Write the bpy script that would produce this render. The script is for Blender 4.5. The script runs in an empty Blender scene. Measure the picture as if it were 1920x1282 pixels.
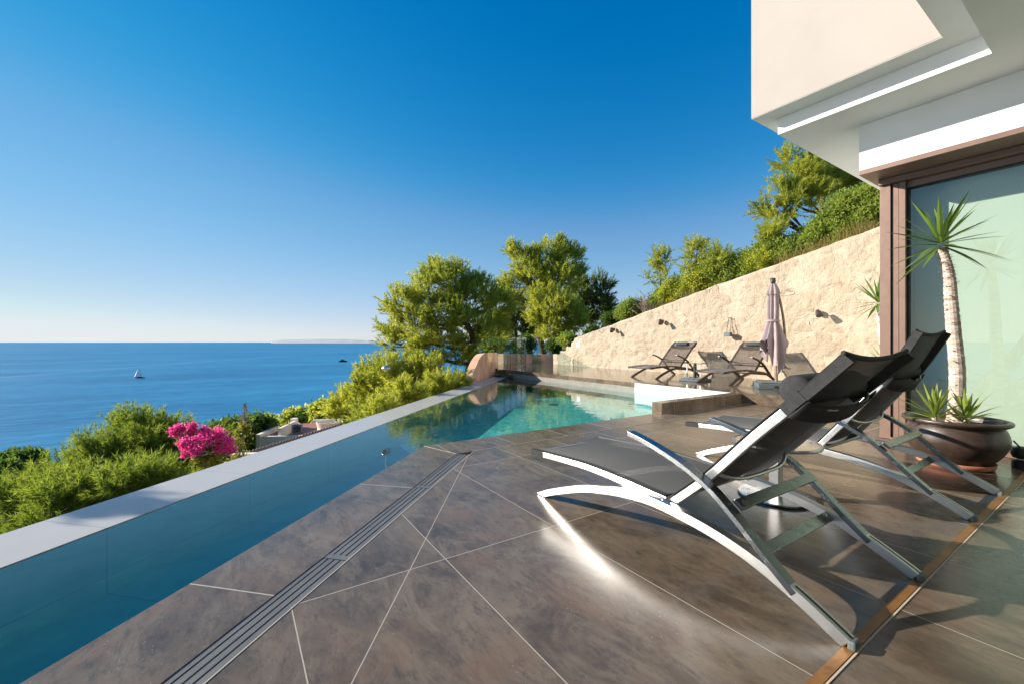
import bpy, bmesh, math, random
import numpy as np
from mathutils import Vector, noise as mnoise

# ------------------------------------------------------------------ camera, world, sun, exposure
S = bpy.context.scene
COL = S.collection
HEAD = math.radians(33.25)           # camera heading, from +Y towards +X
FPX = 794.0                          # focal length in photo pixels (1920 wide)
EYE = 1.0
cam = bpy.data.cameras.new('camera')
camo = bpy.data.objects.new('camera', cam)
COL.objects.link(camo)
camo.location = (0, 0, EYE)
camo.rotation_euler = (math.radians(90), 0, -HEAD)
cam.sensor_width = 36.0
cam.lens = FPX * 36.0 / 1920.0
cam.clip_start = 0.05
cam.clip_end = 80000
S.camera = camo

SUN_EL, SUN_HEAD = math.radians(21.5), math.radians(314)
w = bpy.data.worlds.new('World')
S.world = w
w.use_nodes = True
wn, wl = w.node_tree.nodes, w.node_tree.links
wn.clear()
sky = wn.new('ShaderNodeTexSky')
sky.sky_type = 'NISHITA'
sky.sun_disc = False
sky.sun_elevation = SUN_EL
sky.sun_rotation = SUN_HEAD
sky.altitude = 0
sky.air_density = 0.8
sky.dust_density = 0.0
sky.ozone_density = 4.0
hs = wn.new('ShaderNodeHueSaturation')
hs.inputs['Hue'].default_value = 0.501
hs.inputs['Saturation'].default_value = 1.25
hs.inputs['Value'].default_value = 1.0
bg = wn.new('ShaderNodeBackground')
bg.inputs['Strength'].default_value = 0.13
wo = wn.new('ShaderNodeOutputWorld')
wl.new(sky.outputs[0], hs.inputs['Color'])
# photographic shoulder: c / (1 + k c), so that the bright horizon keeps its colour
vm1 = wn.new('ShaderNodeVectorMath')
vm1.operation = 'MULTIPLY_ADD'
vm1.inputs[1].default_value = (0.17, 0.17, 0.17)
vm1.inputs[2].default_value = (1, 1, 1)
vm2 = wn.new('ShaderNodeVectorMath')
vm2.operation = 'DIVIDE'
wl.new(hs.outputs[0], vm1.inputs[0])
wl.new(hs.outputs[0], vm2.inputs[0])
wl.new(vm1.outputs[0], vm2.inputs[1])
# the camera's own colour response to the sky, one curve per channel
EXPO = 0.13 * 2 ** 1.2
vm3 = wn.new('ShaderNodeVectorMath')
vm3.operation = 'SCALE'
vm3.inputs['Scale'].default_value = EXPO
wl.new(vm2.outputs[0], vm3.inputs[0])
cur = wn.new('ShaderNodeRGBCurve')
for ci, pts_ in enumerate((((0.028, 0.003), (0.112, 0.165), (0.68, 0.60), (1.0, 0.80)),
                           ((0.212, 0.188), (0.468, 0.450), (0.95, 0.77), (1.0, 0.82)),
                           ((0.515, 0.515), (0.86, 0.79), (0.97, 0.86)))):
    cv = cur.mapping.curves[ci]
    cv.points[0].location = (0, 0)
    cv.points[-1].location = (1.3, 0.86)
    for x_, y_ in pts_:
        cv.points.new(x_, y_)
cur.mapping.clip_max_x = 1.3
cur.mapping.update()
wl.new(vm3.outputs[0], cur.inputs['Color'])
vm4 = wn.new('ShaderNodeVectorMath')
vm4.operation = 'SCALE'
vm4.inputs['Scale'].default_value = 1 / EXPO
wl.new(cur.outputs[0], vm4.inputs[0])
wl.new(vm4.outputs[0], bg.inputs[0])
wl.new(bg.outputs[0], wo.inputs[0])

sl = bpy.data.lights.new('sun', 'SUN')
sl.energy = 4.0
sl.angle = math.radians(0.5)
sl.color = (1.0, 0.92, 0.81)
so = bpy.data.objects.new('sun', sl)
COL.objects.link(so)
sd = Vector((math.sin(SUN_HEAD) * math.cos(SUN_EL), math.cos(SUN_HEAD) * math.cos(SUN_EL), math.sin(SUN_EL)))
so.rotation_euler = sd.to_track_quat('Z', 'Y').to_euler()
so.location = sd * 50

S.view_settings.view_transform = 'Standard'
S.view_settings.look = 'None'
S.view_settings.gamma = 1
S.view_settings.exposure = 1.2
S.render.engine = 'CYCLES'
S.cycles.use_denoising = True
S.cycles.max_bounces = 12
S.cycles.diffuse_bounces = 7
S.cycles.transmission_bounces = 10
S.cycles.transparent_max_bounces = 16
S.cycles.caustics_reflective = True
S.cycles.blur_glossy = 0.3
S.cycles.sample_clamp_indirect = 6.0

rng = np.random.default_rng(7)
random.seed(7)

# ------------------------------------------------------------------ helpers
FW = (math.sin(HEAD), math.cos(HEAD))
RT = (math.cos(HEAD), -math.sin(HEAD))


def at(px, py, D):
    """A point of the place: bearing of a photo pixel, D metres in front of the camera."""
    s = (px - 960) / FPX * D
    return Vector((FW[0] * D + RT[0] * s, FW[1] * D + RT[1] * s, EYE - (py - 640) / FPX * D))


def setp(o, label=None, cat=None, group=None, kind=None):
    if label: o['label'] = label
    if cat: o['category'] = cat
    if group: o['group'] = group
    if kind: o['kind'] = kind
    return o


def empty(name, loc=(0, 0, 0), rz=0, label=None, cat=None, group=None):
    o = bpy.data.objects.new(name, None)
    o.empty_display_size = 0.1
    COL.objects.link(o)
    o.location = loc
    o.rotation_euler = (0, 0, rz)
    return setp(o, label, cat, group)


def link(name, me, mat=None, parent=None, smooth=False):
    o = bpy.data.objects.new(name, me)
    COL.objects.link(o)
    if mat is not None:
        for m in (mat if isinstance(mat, (list, tuple)) else [mat]):
            me.materials.append(m)
    if parent is not None:
        o.parent = parent
    if smooth:
        me.polygons.foreach_set('use_smooth', [True] * len(me.polygons))
    return o


class MB:
    """Collects shapes and links them as one mesh object."""

    def __init__(self):
        self.v, self.f, self.m = [], [], []
        self.mi = 0

    def add(self, vs, fs):
        b = len(self.v)
        self.v += [tuple(p) for p in vs]
        self.f += [tuple(i + b for i in f) for f in fs]
        self.m += [self.mi] * len(fs)

    def box(self, x0, x1, y0, y1, z0, z1, R=None, O=(0, 0, 0)):
        vs = [(x0, y0, z0), (x1, y0, z0), (x1, y1, z0), (x0, y1, z0), (x0, y0, z1), (x1, y0, z1), (x1, y1, z1), (x0, y1, z1)]
        if R is not None:
            c, s = math.cos(R), math.sin(R)
            vs = [(c * x - s * y + O[0], s * x + c * y + O[1], z + O[2]) for x, y, z in vs]
        self.add(vs, [(0, 3, 2, 1), (4, 5, 6, 7), (0, 1, 5, 4), (1, 2, 6, 5), (2, 3, 7, 6), (3, 0, 4, 7)])

    def prism(self, poly, z0, z1):
        n = len(poly)
        vs = [(x, y, z0) for x, y in poly] + [(x, y, z1) for x, y in poly]
        fs = [tuple(range(n - 1, -1, -1)), tuple(range(n, 2 * n))]
        fs += [(i, (i + 1) % n, (i + 1) % n + n, i + n) for i in range(n)]
        self.add(vs, fs)

    def tube(self, pts, r, n=8, cap=True):
        pts = [Vector(p) for p in pts]
        k = len(pts)
        rs = r if isinstance(r, (list, tuple)) else [r] * k
        vs, fs = [], []
        up = None
        for i, p in enumerate(pts):
            t = (pts[min(i + 1, k - 1)] - pts[max(i - 1, 0)]).normalized()
            if up is None:
                up = t.orthogonal().normalized()
            up = (up - t * up.dot(t)).normalized()
            sd_ = t.cross(up)
            for j in range(n):
                a = 2 * math.pi * j / n
                vs.append(p + (up * math.cos(a) + sd_ * math.sin(a)) * rs[i])
        for i in range(k - 1):
            for j in range(n):
                a, b = i * n + j, i * n + (j + 1) % n
                fs.append((a, b, b + n, a + n))
        if cap:
            fs.append(tuple(range(n - 1, -1, -1)))
            fs.append(tuple(range((k - 1) * n, k * n)))
        self.add(vs, fs)

    def lathe(self, prof, n=32, c=(0, 0, 0), cap=True):
        vs, fs = [], []
        for r, z in prof:
            for j in range(n):
                a = 2 * math.pi * j / n
                vs.append((c[0] + r * math.cos(a), c[1] + r * math.sin(a), c[2] + z))
        for i in range(len(prof) - 1):
            for j in range(n):
                a, b = i * n + j, i * n + (j + 1) % n
                fs.append((a, b, b + n, a + n))
        if cap:
            fs.append(tuple(range(n - 1, -1, -1)))
            fs.append(tuple(range((len(prof) - 1) * n, len(prof) * n)))
        self.add(vs, fs)

    def bar(self, top, th, x0, x1):
        """A bar following a (y, z) polyline (its upper side), th thick, from x0 to x1."""
        n = len(top)
        bot = []
        for i in range(n):
            a, b = top[max(i - 1, 0)], top[min(i + 1, n - 1)]
            dy, dz = b[0] - a[0], b[1] - a[1]
            L = math.hypot(dy, dz) or 1
            ny, nz = -dz / L, dy / L
            if nz > 0: ny, nz = -ny, -nz
            bot.append((top[i][0] + ny * th, top[i][1] + nz * th))
        vs = [(x0, y, z) for y, z in top] + [(x1, y, z) for y, z in top] + [(x0, y, z) for y, z in bot] + [(x1, y, z) for y, z in bot]
        fs = []
        for i in range(n - 1):
            fs += [(i, i + 1, n + i + 1, n + i), (2 * n + i, 3 * n + i, 3 * n + i + 1, 2 * n + i + 1),
                   (i, 2 * n + i, 2 * n + i + 1, i + 1), (n + i, n + i + 1, 3 * n + i + 1, 3 * n + i)]
        fs += [(0, n, 3 * n, 2 * n), (n - 1, 3 * n - 1, 4 * n - 1, 2 * n - 1)]
        self.add(vs, fs)

    def mesh(self, name):
        me = bpy.data.meshes.new(name)
        me.from_pydata(self.v, [], self.f)
        if any(self.m):
            me.polygons.foreach_set('material_index', self.m)
        bm = bmesh.new()
        bm.from_mesh(me)
        bmesh.ops.recalc_face_normals(bm, faces=bm.faces)
        bm.to_mesh(me)
        bm.free()
        return me

    def build(self, name, mat, parent=None, smooth=False, bevel=0):
        o = link(name, self.mesh(name), mat, parent, smooth)
        if bevel:
            b = o.modifiers.new('bevel', 'BEVEL')
            b.width = bevel
            b.segments = 2
            b.limit_method = 'ANGLE'
            b.angle_limit = math.radians(40)
        return o


def smooth_pts(pts, n):
    """Catmull-Rom through 2-D or 3-D points."""
    P = [np.array(p, float) for p in pts]
    out = []
    for i in range(len(P) - 1):
        p0, p1, p2, p3 = P[max(i - 1, 0)], P[i], P[i + 1], P[min(i + 2, len(P) - 1)]
        for k in range(n):
            t = k / n
            out.append(0.5 * (2 * p1 + (p2 - p0) * t + (2 * p0 - 5 * p1 + 4 * p2 - p3) * t * t + (3 * p1 - p0 - 3 * p2 + p3) * t ** 3))
    out.append(P[-1])
    return [tuple(float(c) for c in p) for p in out]


def copy_tree(o, parent=None):
    c = o.copy()
    COL.objects.link(c)
    c.parent = parent
    for ch in list(o.children):
        copy_tree(ch, c)
    return c


# ------------------------------------------------------------------ materials
class NT:
    def __init__(self, name):
        self.mat = bpy.data.materials.new(name)
        self.mat.use_nodes = True
        self.t = self.mat.node_tree
        self.n, self.l = self.t.nodes, self.t.links
        self.bsdf = self.n['Principled BSDF']
        self.out = self.n['Material Output']

    def put(self, inp, v):
        if v is None: return
        if hasattr(v, 'is_output'):
            self.l.new(v, inp)
        else:
            if inp.type == 'RGBA' and not isinstance(v, (int, float)) and len(v) == 3:
                v = (*v, 1)
            inp.default_value = v

    def m(self, op, a, b=None, c=None, clamp=False):
        n = self.n.new('ShaderNodeMath')
        n.operation = op
        n.use_clamp = clamp
        for i, v in enumerate((a, b, c)):
            if v is not None: self.put(n.inputs[i], v)
        return n.outputs[0]

    def coord(self, kind='Object', scale=None, rot=None):
        tc = self.n.new('ShaderNodeTexCoord')
        o = tc.outputs[kind]
        if scale is None and rot is None: return o
        mp = self.n.new('ShaderNodeMapping')
        if scale is not None: mp.inputs['Scale'].default_value = scale
        if rot is not None: mp.inputs['Rotation'].default_value = rot
        self.l.new(o, mp.inputs[0])
        return mp.outputs[0]

    def noise(self, vec, scale, detail=5, rough=0.55, dist=0, out=0):
        n = self.n.new('ShaderNodeTexNoise')
        self.l.new(vec, n.inputs['Vector'])
        n.inputs['Scale'].default_value = scale
        n.inputs['Detail'].default_value = detail
        n.inputs['Roughness'].default_value = rough
        n.inputs['Distortion'].default_value = dist
        return n.outputs[out]

    def voro(self, vec, scale, feature='F1', rand=1.0, out='Distance'):
        n = self.n.new('ShaderNodeTexVoronoi')
        n.feature = feature
        self.l.new(vec, n.inputs['Vector'])
        n.inputs['Scale'].default_value = scale
        n.inputs['Randomness'].default_value = rand
        return n.outputs[out]

    def ramp(self, fac, stops):
        n = self.n.new('ShaderNodeValToRGB')
        e = n.color_ramp.elements
        while len(e) < len(stops): e.new(0.5)
        for i, (p, c) in enumerate(stops):
            e[i].position = p
            e[i].color = (c, c, c, 1) if isinstance(c, (int, float)) else (*c, 1)
        self.put(n.inputs[0], fac)
        return n.outputs[0]

    def mix(self, fac, a, b, blend='MIX'):
        n = self.n.new('ShaderNodeMix')
        n.data_type = 'RGBA'
        n.blend_type = blend
        self.put(n.inputs[0], fac)
        self.put(n.inputs[6], a)
        self.put(n.inputs[7], b)
        return n.outputs[2]

    def bump(self, h, strength=0.3, dist=0.01):
        n = self.n.new('ShaderNodeBump')
        n.inputs['Strength'].default_value = strength
        n.inputs['Distance'].default_value = dist
        self.l.new(h, n.inputs['Height'])
        self.l.new(n.outputs[0], self.bsdf.inputs['Normal'])
        return n.outputs[0]

    def set(self, **k):
        for a, v in k.items():
            self.put(self.bsdf.inputs[a.replace('_', ' ')], v)
        return self


def plain(name, col, rough=0.5, metal=0.0, var=0.12, scale=6.0, bump=0.0, bscale=60, spec=0.5):
    t = NT(name)
    co = t.coord()
    f = t.noise(co, scale, 6)
    c = t.mix(t.ramp(f, [(0.3, 0.0), (0.7, 1.0)]), tuple(x * (1 - var) for x in col), tuple(min(1, x * (1 + var)) for x in col))
    t.set(Base_Color=c, Metallic=metal)
    r = t.m('MULTIPLY_ADD', t.noise(co, scale * 3, 3), 0.2, rough - 0.1)
    t.set(Roughness=r, Specular_IOR_Level=spec)
    if bump:
        t.bump(t.noise(co, bscale, 4), bump, 0.004)
    return t.mat


def tile_material(name, mode):
    """Dark rust-stained porcelain tiles; mode picks the joint layout."""
    t = NT(name)
    co = t.coord()
    sp = t.n.new('ShaderNodeSeparateXYZ')
    t.l.new(co, sp.inputs[0])
    X, Y = sp.outputs[0], sp.outputs[1]

    def grid(v, off, pitch, wdt):
        u = t.m('DIVIDE', t.m('SUBTRACT', v, off), pitch)
        fr = t.m('ABSOLUTE', t.m('SUBTRACT', t.m('FRACT', t.m('ADD', u, 0.5)), 0.5))
        return t.m('LESS_THAN', fr, wdt / pitch), t.m('FLOOR', u)

    if mode == 'deck':
        gx, cx = grid(X, 0.18, 0.6355, 0.0020)
        gy, cy = grid(Y, 0.54, 1.265, 0.0020)
        # the straight fold cut towards the drain corner
        dx, dy = 0.5766, 0.8170
        dl = t.m('ABSOLUTE', t.m('SUBTRACT', t.m('MULTIPLY', t.m('SUBTRACT', X, 1.80), dy), t.m('MULTIPLY', t.m('SUBTRACT', Y, 3.44), dx)))
        fold = t.m('MULTIPLY', t.m('LESS_THAN', dl, 0.0018), t.m('LESS_THAN', X, 1.81))
        g = t.m('MAXIMUM', t.m('MAXIMUM', gx, gy), fold)
        # whole tiles on both sides of the line run further away as 1.265 long, staggered none
    elif mode == 'edge45':
        s = t.m('MULTIPLY', t.m('ADD', X, Y), 0.70711)
        g, cx = grid(s, 1.447, 1.265 * 1.0, 0.003)
        cy = t.m('ADD', cx, 7.0)
    elif mode == 'edgex':
        g, cx = grid(X, 2.318, 0.67, 0.003)
        cy = t.m('ADD', cx, 3.0)
    else:
        gx, cx = grid(X, 0.18, 0.6355, 0.0020)
        gy, cy = grid(Y, 0.54, 1.265, 0.0020)
        g = t.m('MAXIMUM', gx, gy)
    # each tile gets its own piece of the print
    cmb = t.n.new('ShaderNodeCombineXYZ')
    t.l.new(cx, cmb.inputs[0])
    t.l.new(cy, cmb.inputs[1])
    wnz = t.n.new('ShaderNodeTexWhiteNoise')
    t.l.new(cmb.outputs[0], wnz.inputs['Vector'])
    off = t.n.new('ShaderNodeVectorMath')
    off.operation = 'MULTIPLY_ADD'
    t.l.new(wnz.outputs['Color'], off.inputs[0])
    off.inputs[1].default_value = (9, 9, 9)
    t.l.new(co, off.inputs[2])
    v = off.outputs[0]
    mp = t.n.new('ShaderNodeMapping')
    mp.inputs['Scale'].default_value = (1.0, 0.42, 1.0)
    mp.inputs['Rotation'].default_value = (0, 0, 0.9)
    t.l.new(v, mp.inputs[0])
    vs = mp.outputs[0]
    big = t.noise(v, 2.2, 12, 0.68, 0.4)
    streak = t.noise(vs, 6.0, 12, 0.74, 0.8)
    rust = t.noise(v, 2.6, 11, 0.68, 0.6)
    fine = t.noise(vs, 26, 8, 0.78)
    c = t.mix(t.ramp(big, [(0.36, 0.0), (0.62, 1.0)]), (0.075, 0.055, 0.039), (0.160, 0.122, 0.084))
    c = t.mix(t.ramp(streak, [(0.46, 0.0), (0.62, 0.8)]), c, (0.205, 0.160, 0.113))
    c = t.mix(t.ramp(rust, [(0.50, 0.0), (0.66, 0.6)]), c, (0.180, 0.110, 0.068))
    c = t.mix(t.ramp(fine, [(0.36, 0.5), (0.50, 0.0)]), c, (0.045, 0.040, 0.037))
    tone = t.m('MULTIPLY_ADD', wnz.outputs['Value'], 0.35, 0.85)
    c = t.mix(1.0, c, tone, 'MULTIPLY')
    dust = t.voro(v, 46.0)
    dmask = t.m('MULTIPLY', t.m('LESS_THAN', dust, 0.055), t.ramp(t.noise(v, 1.3, 2), [(0.52, 0.0), (0.62, 1.0)]))
    c = t.mix(dmask, c, (0.6, 0.55, 0.48))
    c = t.mix(g, c, (0.42, 0.37, 0.31))
    rgh = t.m('ADD', t.m('MULTIPLY_ADD', streak, 0.14 if mode == 'plain' else 0.24, 0.03 if mode == 'plain' else 0.11), t.m('MULTIPLY', g, 0.4))
    t.set(Base_Color=c, Roughness=rgh, Specular_IOR_Level=0.5)
    h = t.m('ADD', t.m('MULTIPLY', fine, 0.25), t.m('MULTIPLY', g, -1.0))
    if mode != 'plain': t.bump(h, 0.03, 0.001)
    return t.mat


M = {}
M['deck'] = tile_material('rust_tile', 'deck')
M['edge45'] = tile_material('coping_tile_diagonal', 'edge45')
M['edgex'] = tile_material('coping_tile', 'edgex')
M['terrace'] = tile_material('terrace_tile', 'plain')


def metal(name, col, rough, var=0.06):
    t = NT(name)
    co = t.coord(scale=(400, 3, 400))
    f = t.noise(co, 1.0, 3)
    co2 = t.coord()
    s = t.noise(co2, 18, 5)
    t.set(Base_Color=t.mix(f, tuple(x * (1 - var) for x in col), col), Metallic=1.0,
          Roughness=t.m('ADD', t.m('MULTIPLY_ADD', f, 0.10, rough - 0.05), t.m('MULTIPLY', t.ramp(s, [(0.55, 0.0), (0.8, 1.0)]), 0.15)))
    return t.mat


M['steel'] = metal('brushed_aluminium', (0.62, 0.62, 0.61), 0.36)
M['anodised'] = metal('dark_anodised_aluminium', (0.26, 0.275, 0.285), 0.24)
M['dark_metal'] = plain('brown_coated_metal', (0.10, 0.075, 0.06), 0.4, 0.6)
M['brass'] = plain('stained_brass', (0.30, 0.135, 0.035), 0.38, 0.35, 0.35, 9.0, 0.2)
M['black_plastic'] = plain('black_plastic', (0.025, 0.026, 0.028), 0.45)
M['grey_plastic'] = plain('grey_plastic', (0.10, 0.12, 0.125), 0.5)


def sling(name, col, open_, rough=0.75):
    t = NT(name)
    co = t.coord(scale=(420, 420, 420))
    wv = t.noise(co, 1.0, 1)
    c = t.mix(wv, tuple(x * 0.7 for x in col), tuple(x * 1.3 for x in col))
    t.set(Base_Color=c, Roughness=rough, Specular_IOR_Level=0.35, Sheen_Weight=0.15)
    tr = t.n.new('ShaderNodeBsdfTransparent')
    mx = t.n.new('ShaderNodeMixShader')
    mx.inputs[0].default_value = open_
    t.l.new(t.bsdf.outputs[0], mx.inputs[1])
    t.l.new(tr.outputs[0], mx.inputs[2])
    t.l.new(mx.outputs[0], t.out.inputs[0])
    return t.mat


M['black_sling'] = sling('black_mesh_fabric', (0.015, 0.016, 0.017), 0.15)
M['brown_sling'] = sling('taupe_mesh_fabric', (0.085, 0.062, 0.052), 0.5)
M['black_cloth'] = plain('black_padded_cloth', (0.040, 0.041, 0.042), 0.8, 0, 0.2, 40, 0.3, 300, 0.2)
M['teal_cloth'] = plain('dark_headrest_cloth', (0.03, 0.04, 0.042), 0.75)
M['mauve_cloth'] = plain('mauve_canopy_cloth', (0.33, 0.26, 0.265), 0.85, 0, 0.08, 8, 0.15, 200, 0.2)


def stone_material():
    t = NT('rubble_limestone')
    co = t.coord()
    wob = t.n.new('ShaderNodeVectorMath')
    wob.operation = 'MULTIPLY_ADD'
    t.l.new(t.noise(co, 1.6, 4, out=1), wob.inputs[0])
    wob.inputs[1].default_value = (0.55, 0.55, 0.55)
    t.l.new(co, wob.inputs[2])
    v = wob.outputs[0]
    mp = t.n.new('ShaderNodeMapping')
    mp.inputs['Scale'].default_value = (1, 1, 1.35)
    t.l.new(v, mp.inputs[0])
    v = mp.outputs[0]
    edge = t.voro(v, 3.1, 'DISTANCE_TO_EDGE')
    cell = t.voro(v, 3.1, 'F1', out='Color')
    sep = t.n.new('ShaderNodeSeparateColor')
    t.l.new(cell, sep.inputs[0])
    rough = t.noise(co, 9, 10, 0.68, 0.3)
    patch = t.noise(co, 1.3, 5, 0.6)
    c = t.mix(sep.outputs[0], (0.43, 0.345, 0.25), (0.535, 0.445, 0.335))
    c = t.mix(t.ramp(patch, [(0.54, 0.0), (0.75, 0.4)]), c, (0.45, 0.31, 0.19))
    c = t.mix(t.ramp(rough, [(0.28, 0.9), (0.44, 0.0)]), c, (0.26, 0.185, 0.12))
    crack = t.m('MULTIPLY', t.ramp(edge, [(0.0, 1.0), (0.035, 0.0)]), t.ramp(t.noise(co, 1.9, 4), [(0.59, 0.0), (0.70, 0.75)]))
    c = t.mix(crack, c, (0.20, 0.125, 0.07))
    t.set(Base_Color=c, Roughness=0.93, Specular_IOR_Level=0.15)
    h = t.m('ADD', t.m('MULTIPLY', t.ramp(edge, [(0.0, 0.0), (0.10, 1.0)]), 0.08), t.m('MULTIPLY', rough, 1.3))
    h = t.m('SUBTRACT', h, t.m('MULTIPLY', crack, 0.8))
    t.bump(h, 0.8, 0.05)
    return t.mat


M['stone'] = stone_material()


def stucco(name, col, var=0.08, bs=0.25):
    return plain(name, col, 0.9, 0, var, 2.5, bs, 90, 0.2)


M['render_cream'] = stucco('cream_render', (0.40, 0.362, 0.33), 0.03, 0.12)
M['render_white'] = stucco('white_render', (0.87, 0.86, 0.83), 0.03, 0.1)
M['terracotta_plaster'] = stucco('terracotta_plaster', (0.80, 0.47, 0.29), 0.22, 0.5)
M['villa_cream'] = stucco('pale_plaster', (0.90, 0.77, 0.60), 0.05)
M['frame_brown'] = plain('brown_window_metal', (0.235, 0.150, 0.115), 0.38, 0.25, 0.05)
M['gasket'] = plain('black_gasket', (0.015, 0.013, 0.012), 0.6)
M['white_tile'] = plain('white_pool_tile', (0.58, 0.60, 0.62), 0.3, 0, 0.06, 14, 0.1)
M['marble_lip'] = plain('pale_stone_lip', (0.27, 0.25, 0.215), 0.3, 0, 0.1)
M['roof_clay'] = plain('clay_tile', (0.22, 0.12, 0.075), 0.85, 0, 0.35, 20, 0.3, 30)
M['floor_clay'] = plain('red_terrace_tile', (0.36, 0.15, 0.10), 0.7, 0, 0.2, 10)
M['lamp_white'] = plain('opal_white', (0.8, 0.8, 0.8), 0.4)
M['boat_white'] = plain('boat_paint', (0.82, 0.82, 0.82), 0.4)
M['boat_dark'] = plain('dark_boat_paint', (0.02, 0.025, 0.03), 0.4)
M['sail'] = plain('sail_cloth', (0.85, 0.84, 0.8), 0.8)
M['bark'] = plain('pine_bark', (0.135, 0.085, 0.055), 0.95, 0, 0.4, 14, 0.8, 24, 0.1)
M['twig'] = plain('dry_twig', (0.27, 0.20, 0.155), 0.95, 0, 0.25, 14, 0.3)
M['soil'] = plain('potting_soil', (0.12, 0.075, 0.045), 0.95, 0, 0.4, 20, 0.9, 40)
M['saucer'] = plain('terracotta_saucer', (0.40, 0.155, 0.09), 0.75, 0, 0.12)


def pot_material():
    t = NT('dark_glazed_pot')
    co = t.coord(scale=(3, 3, 34))
    rings = t.noise(co, 1.0, 5, 0.6)
    n2 = t.noise(t.coord(), 16, 7, 0.65)
    c = t.mix(rings, (0.022, 0.014, 0.011), (0.075, 0.050, 0.038))
    c = t.mix(t.ramp(n2, [(0.52, 0.0), (0.75, 0.6)]), c, (0.12, 0.055, 0.036))
    t.set(Base_Color=c, Roughness=t.m('MULTIPLY_ADD', n2, 0.35, 0.25), Coat_Weight=0.3, Coat_Roughness=0.3)
    t.bump(t.m('ADD', rings, t.m('MULTIPLY', n2, 0.5)), 0.4, 0.006)
    return t.mat


M['pot'] = pot_material()


def palm_trunk_material():
    t = NT('yucca_bark')
    n = t.noise(t.coord(scale=(10, 10, 40)), 1.0, 7, 0.7)
    c = t.mix(t.ramp(n, [(0.32, 0.0), (0.62, 1.0)]), (0.26, 0.19, 0.145), (0.70, 0.60, 0.52))
    t.set(Base_Color=c, Roughness=0.95, Specular_IOR_Level=0.1)
    t.bump(n, 0.8, 0.012)
    return t.mat


M['yucca_bark'] = palm_trunk_material()


def leaf_material(name, a, b, c3=None, trans=0.58, scale=1.2, rough=0.5):
    """Leaf colours drift from clump to clump; light passes through the leaf."""
    t = NT(name)
    co = t.coord('Object')
    f = t.noise(co, scale, 4, 0.6)
    f2 = t.noise(co, scale * 14, 2)
    c = t.mix(t.ramp(f, [(0.36, 0.0), (0.64, 1.0)]), a, b)
    if c3: c = t.mix(t.ramp(f2, [(0.55, 0.0), (0.75, 0.8)]), c, c3)
    t.set(Base_Color=c, Roughness=rough, Specular_IOR_Level=0.3)
    tb = t.n.new('ShaderNodeBsdfTranslucent')
    t.put(tb.inputs[0], t.mix(1.0, c, (1.3, 1.25, 0.8), 'MULTIPLY'))
    mx = t.n.new('ShaderNodeMixShader')
    mx.inputs[0].default_value = trans
    t.l.new(t.bsdf.outputs[0], mx.inputs[1])
    t.l.new(tb.outputs[0], mx.inputs[2])
    t.l.new(mx.outputs[0], t.out.inputs[0])
    return t.mat


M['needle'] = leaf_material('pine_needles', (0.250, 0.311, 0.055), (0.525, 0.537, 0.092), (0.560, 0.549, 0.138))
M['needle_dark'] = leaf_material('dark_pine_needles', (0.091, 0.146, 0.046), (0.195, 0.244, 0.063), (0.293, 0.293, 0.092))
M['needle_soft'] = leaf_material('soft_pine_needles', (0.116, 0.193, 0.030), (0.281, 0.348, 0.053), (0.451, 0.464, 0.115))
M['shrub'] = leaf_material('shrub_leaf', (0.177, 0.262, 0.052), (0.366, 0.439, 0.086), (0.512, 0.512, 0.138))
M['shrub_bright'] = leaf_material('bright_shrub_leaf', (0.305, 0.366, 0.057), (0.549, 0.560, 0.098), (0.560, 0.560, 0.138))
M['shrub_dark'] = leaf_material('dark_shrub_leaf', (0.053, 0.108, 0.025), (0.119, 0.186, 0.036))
M['bract'] = leaf_material('magenta_bract', (0.62, 0.035, 0.34), (0.80, 0.10, 0.48), (0.85, 0.26, 0.60), 0.5, 4)
M['vine'] = leaf_material('yellow_green_vine', (0.16, 0.20, 0.03), (0.34, 0.34, 0.06), (0.45, 0.33, 0.07), 0.4, 5)
M['yucca_leaf'] = leaf_material('yucca_leaf', (0.10, 0.185, 0.035), (0.165, 0.25, 0.05), None, 0.3, 3, 0.4)
M['yucca_young'] = leaf_material('young_yucca_leaf', (0.22, 0.31, 0.06), (0.34, 0.40, 0.09), None, 0.35, 3, 0.45)
M['dry_grass'] = leaf_material('dry_grass', (0.25, 0.21, 0.07), (0.38, 0.30, 0.11), None, 0.4, 4)


def glass_material(name, tint, ior, extra=0.0, rough=0.0, power=5.0):
    """Thin pane: light goes straight through (tinted), the surface mirrors by Fresnel."""
    t = NT(name)
    tr = t.n.new('ShaderNodeBsdfTransparent')
    tr.inputs[0].default_value = (*tint, 1)
    gl = t.n.new('ShaderNodeBsdfGlossy')
    gl.inputs['Roughness'].default_value = rough
    fr = t.n.new('ShaderNodeLayerWeight')
    fr.inputs['Blend'].default_value = 0.5
    r0 = ((ior - 1) / (ior + 1)) ** 2
    k5 = t.m('POWER', fr.outputs['Facing'], power)
    mx = t.n.new('ShaderNodeMixShader')
    t.l.new(t.m('MULTIPLY_ADD', k5, 1 - r0, r0 + extra, clamp=True), mx.inputs[0])
    t.l.new(tr.outputs[0], mx.inputs[1])
    t.l.new(gl.outputs[0], mx.inputs[2])
    t.l.new(mx.outputs[0], t.out.inputs[0])
    return t, fr, gl


gt, _, _ = glass_material('green_window_glass', (0.895, 0.955, 0.905), 1.5, 0.04)
M['glass'] = gt.mat
gt, _, _ = glass_material('fence_glass', (0.86, 0.945, 0.92), 1.5, 0.10)
M['fence_glass'] = gt.mat
gt, _, _ = glass_material('table_glass', (0.55, 0.58, 0.56), 1.5, 0.25)
M['table_glass'] = gt.mat


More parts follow.
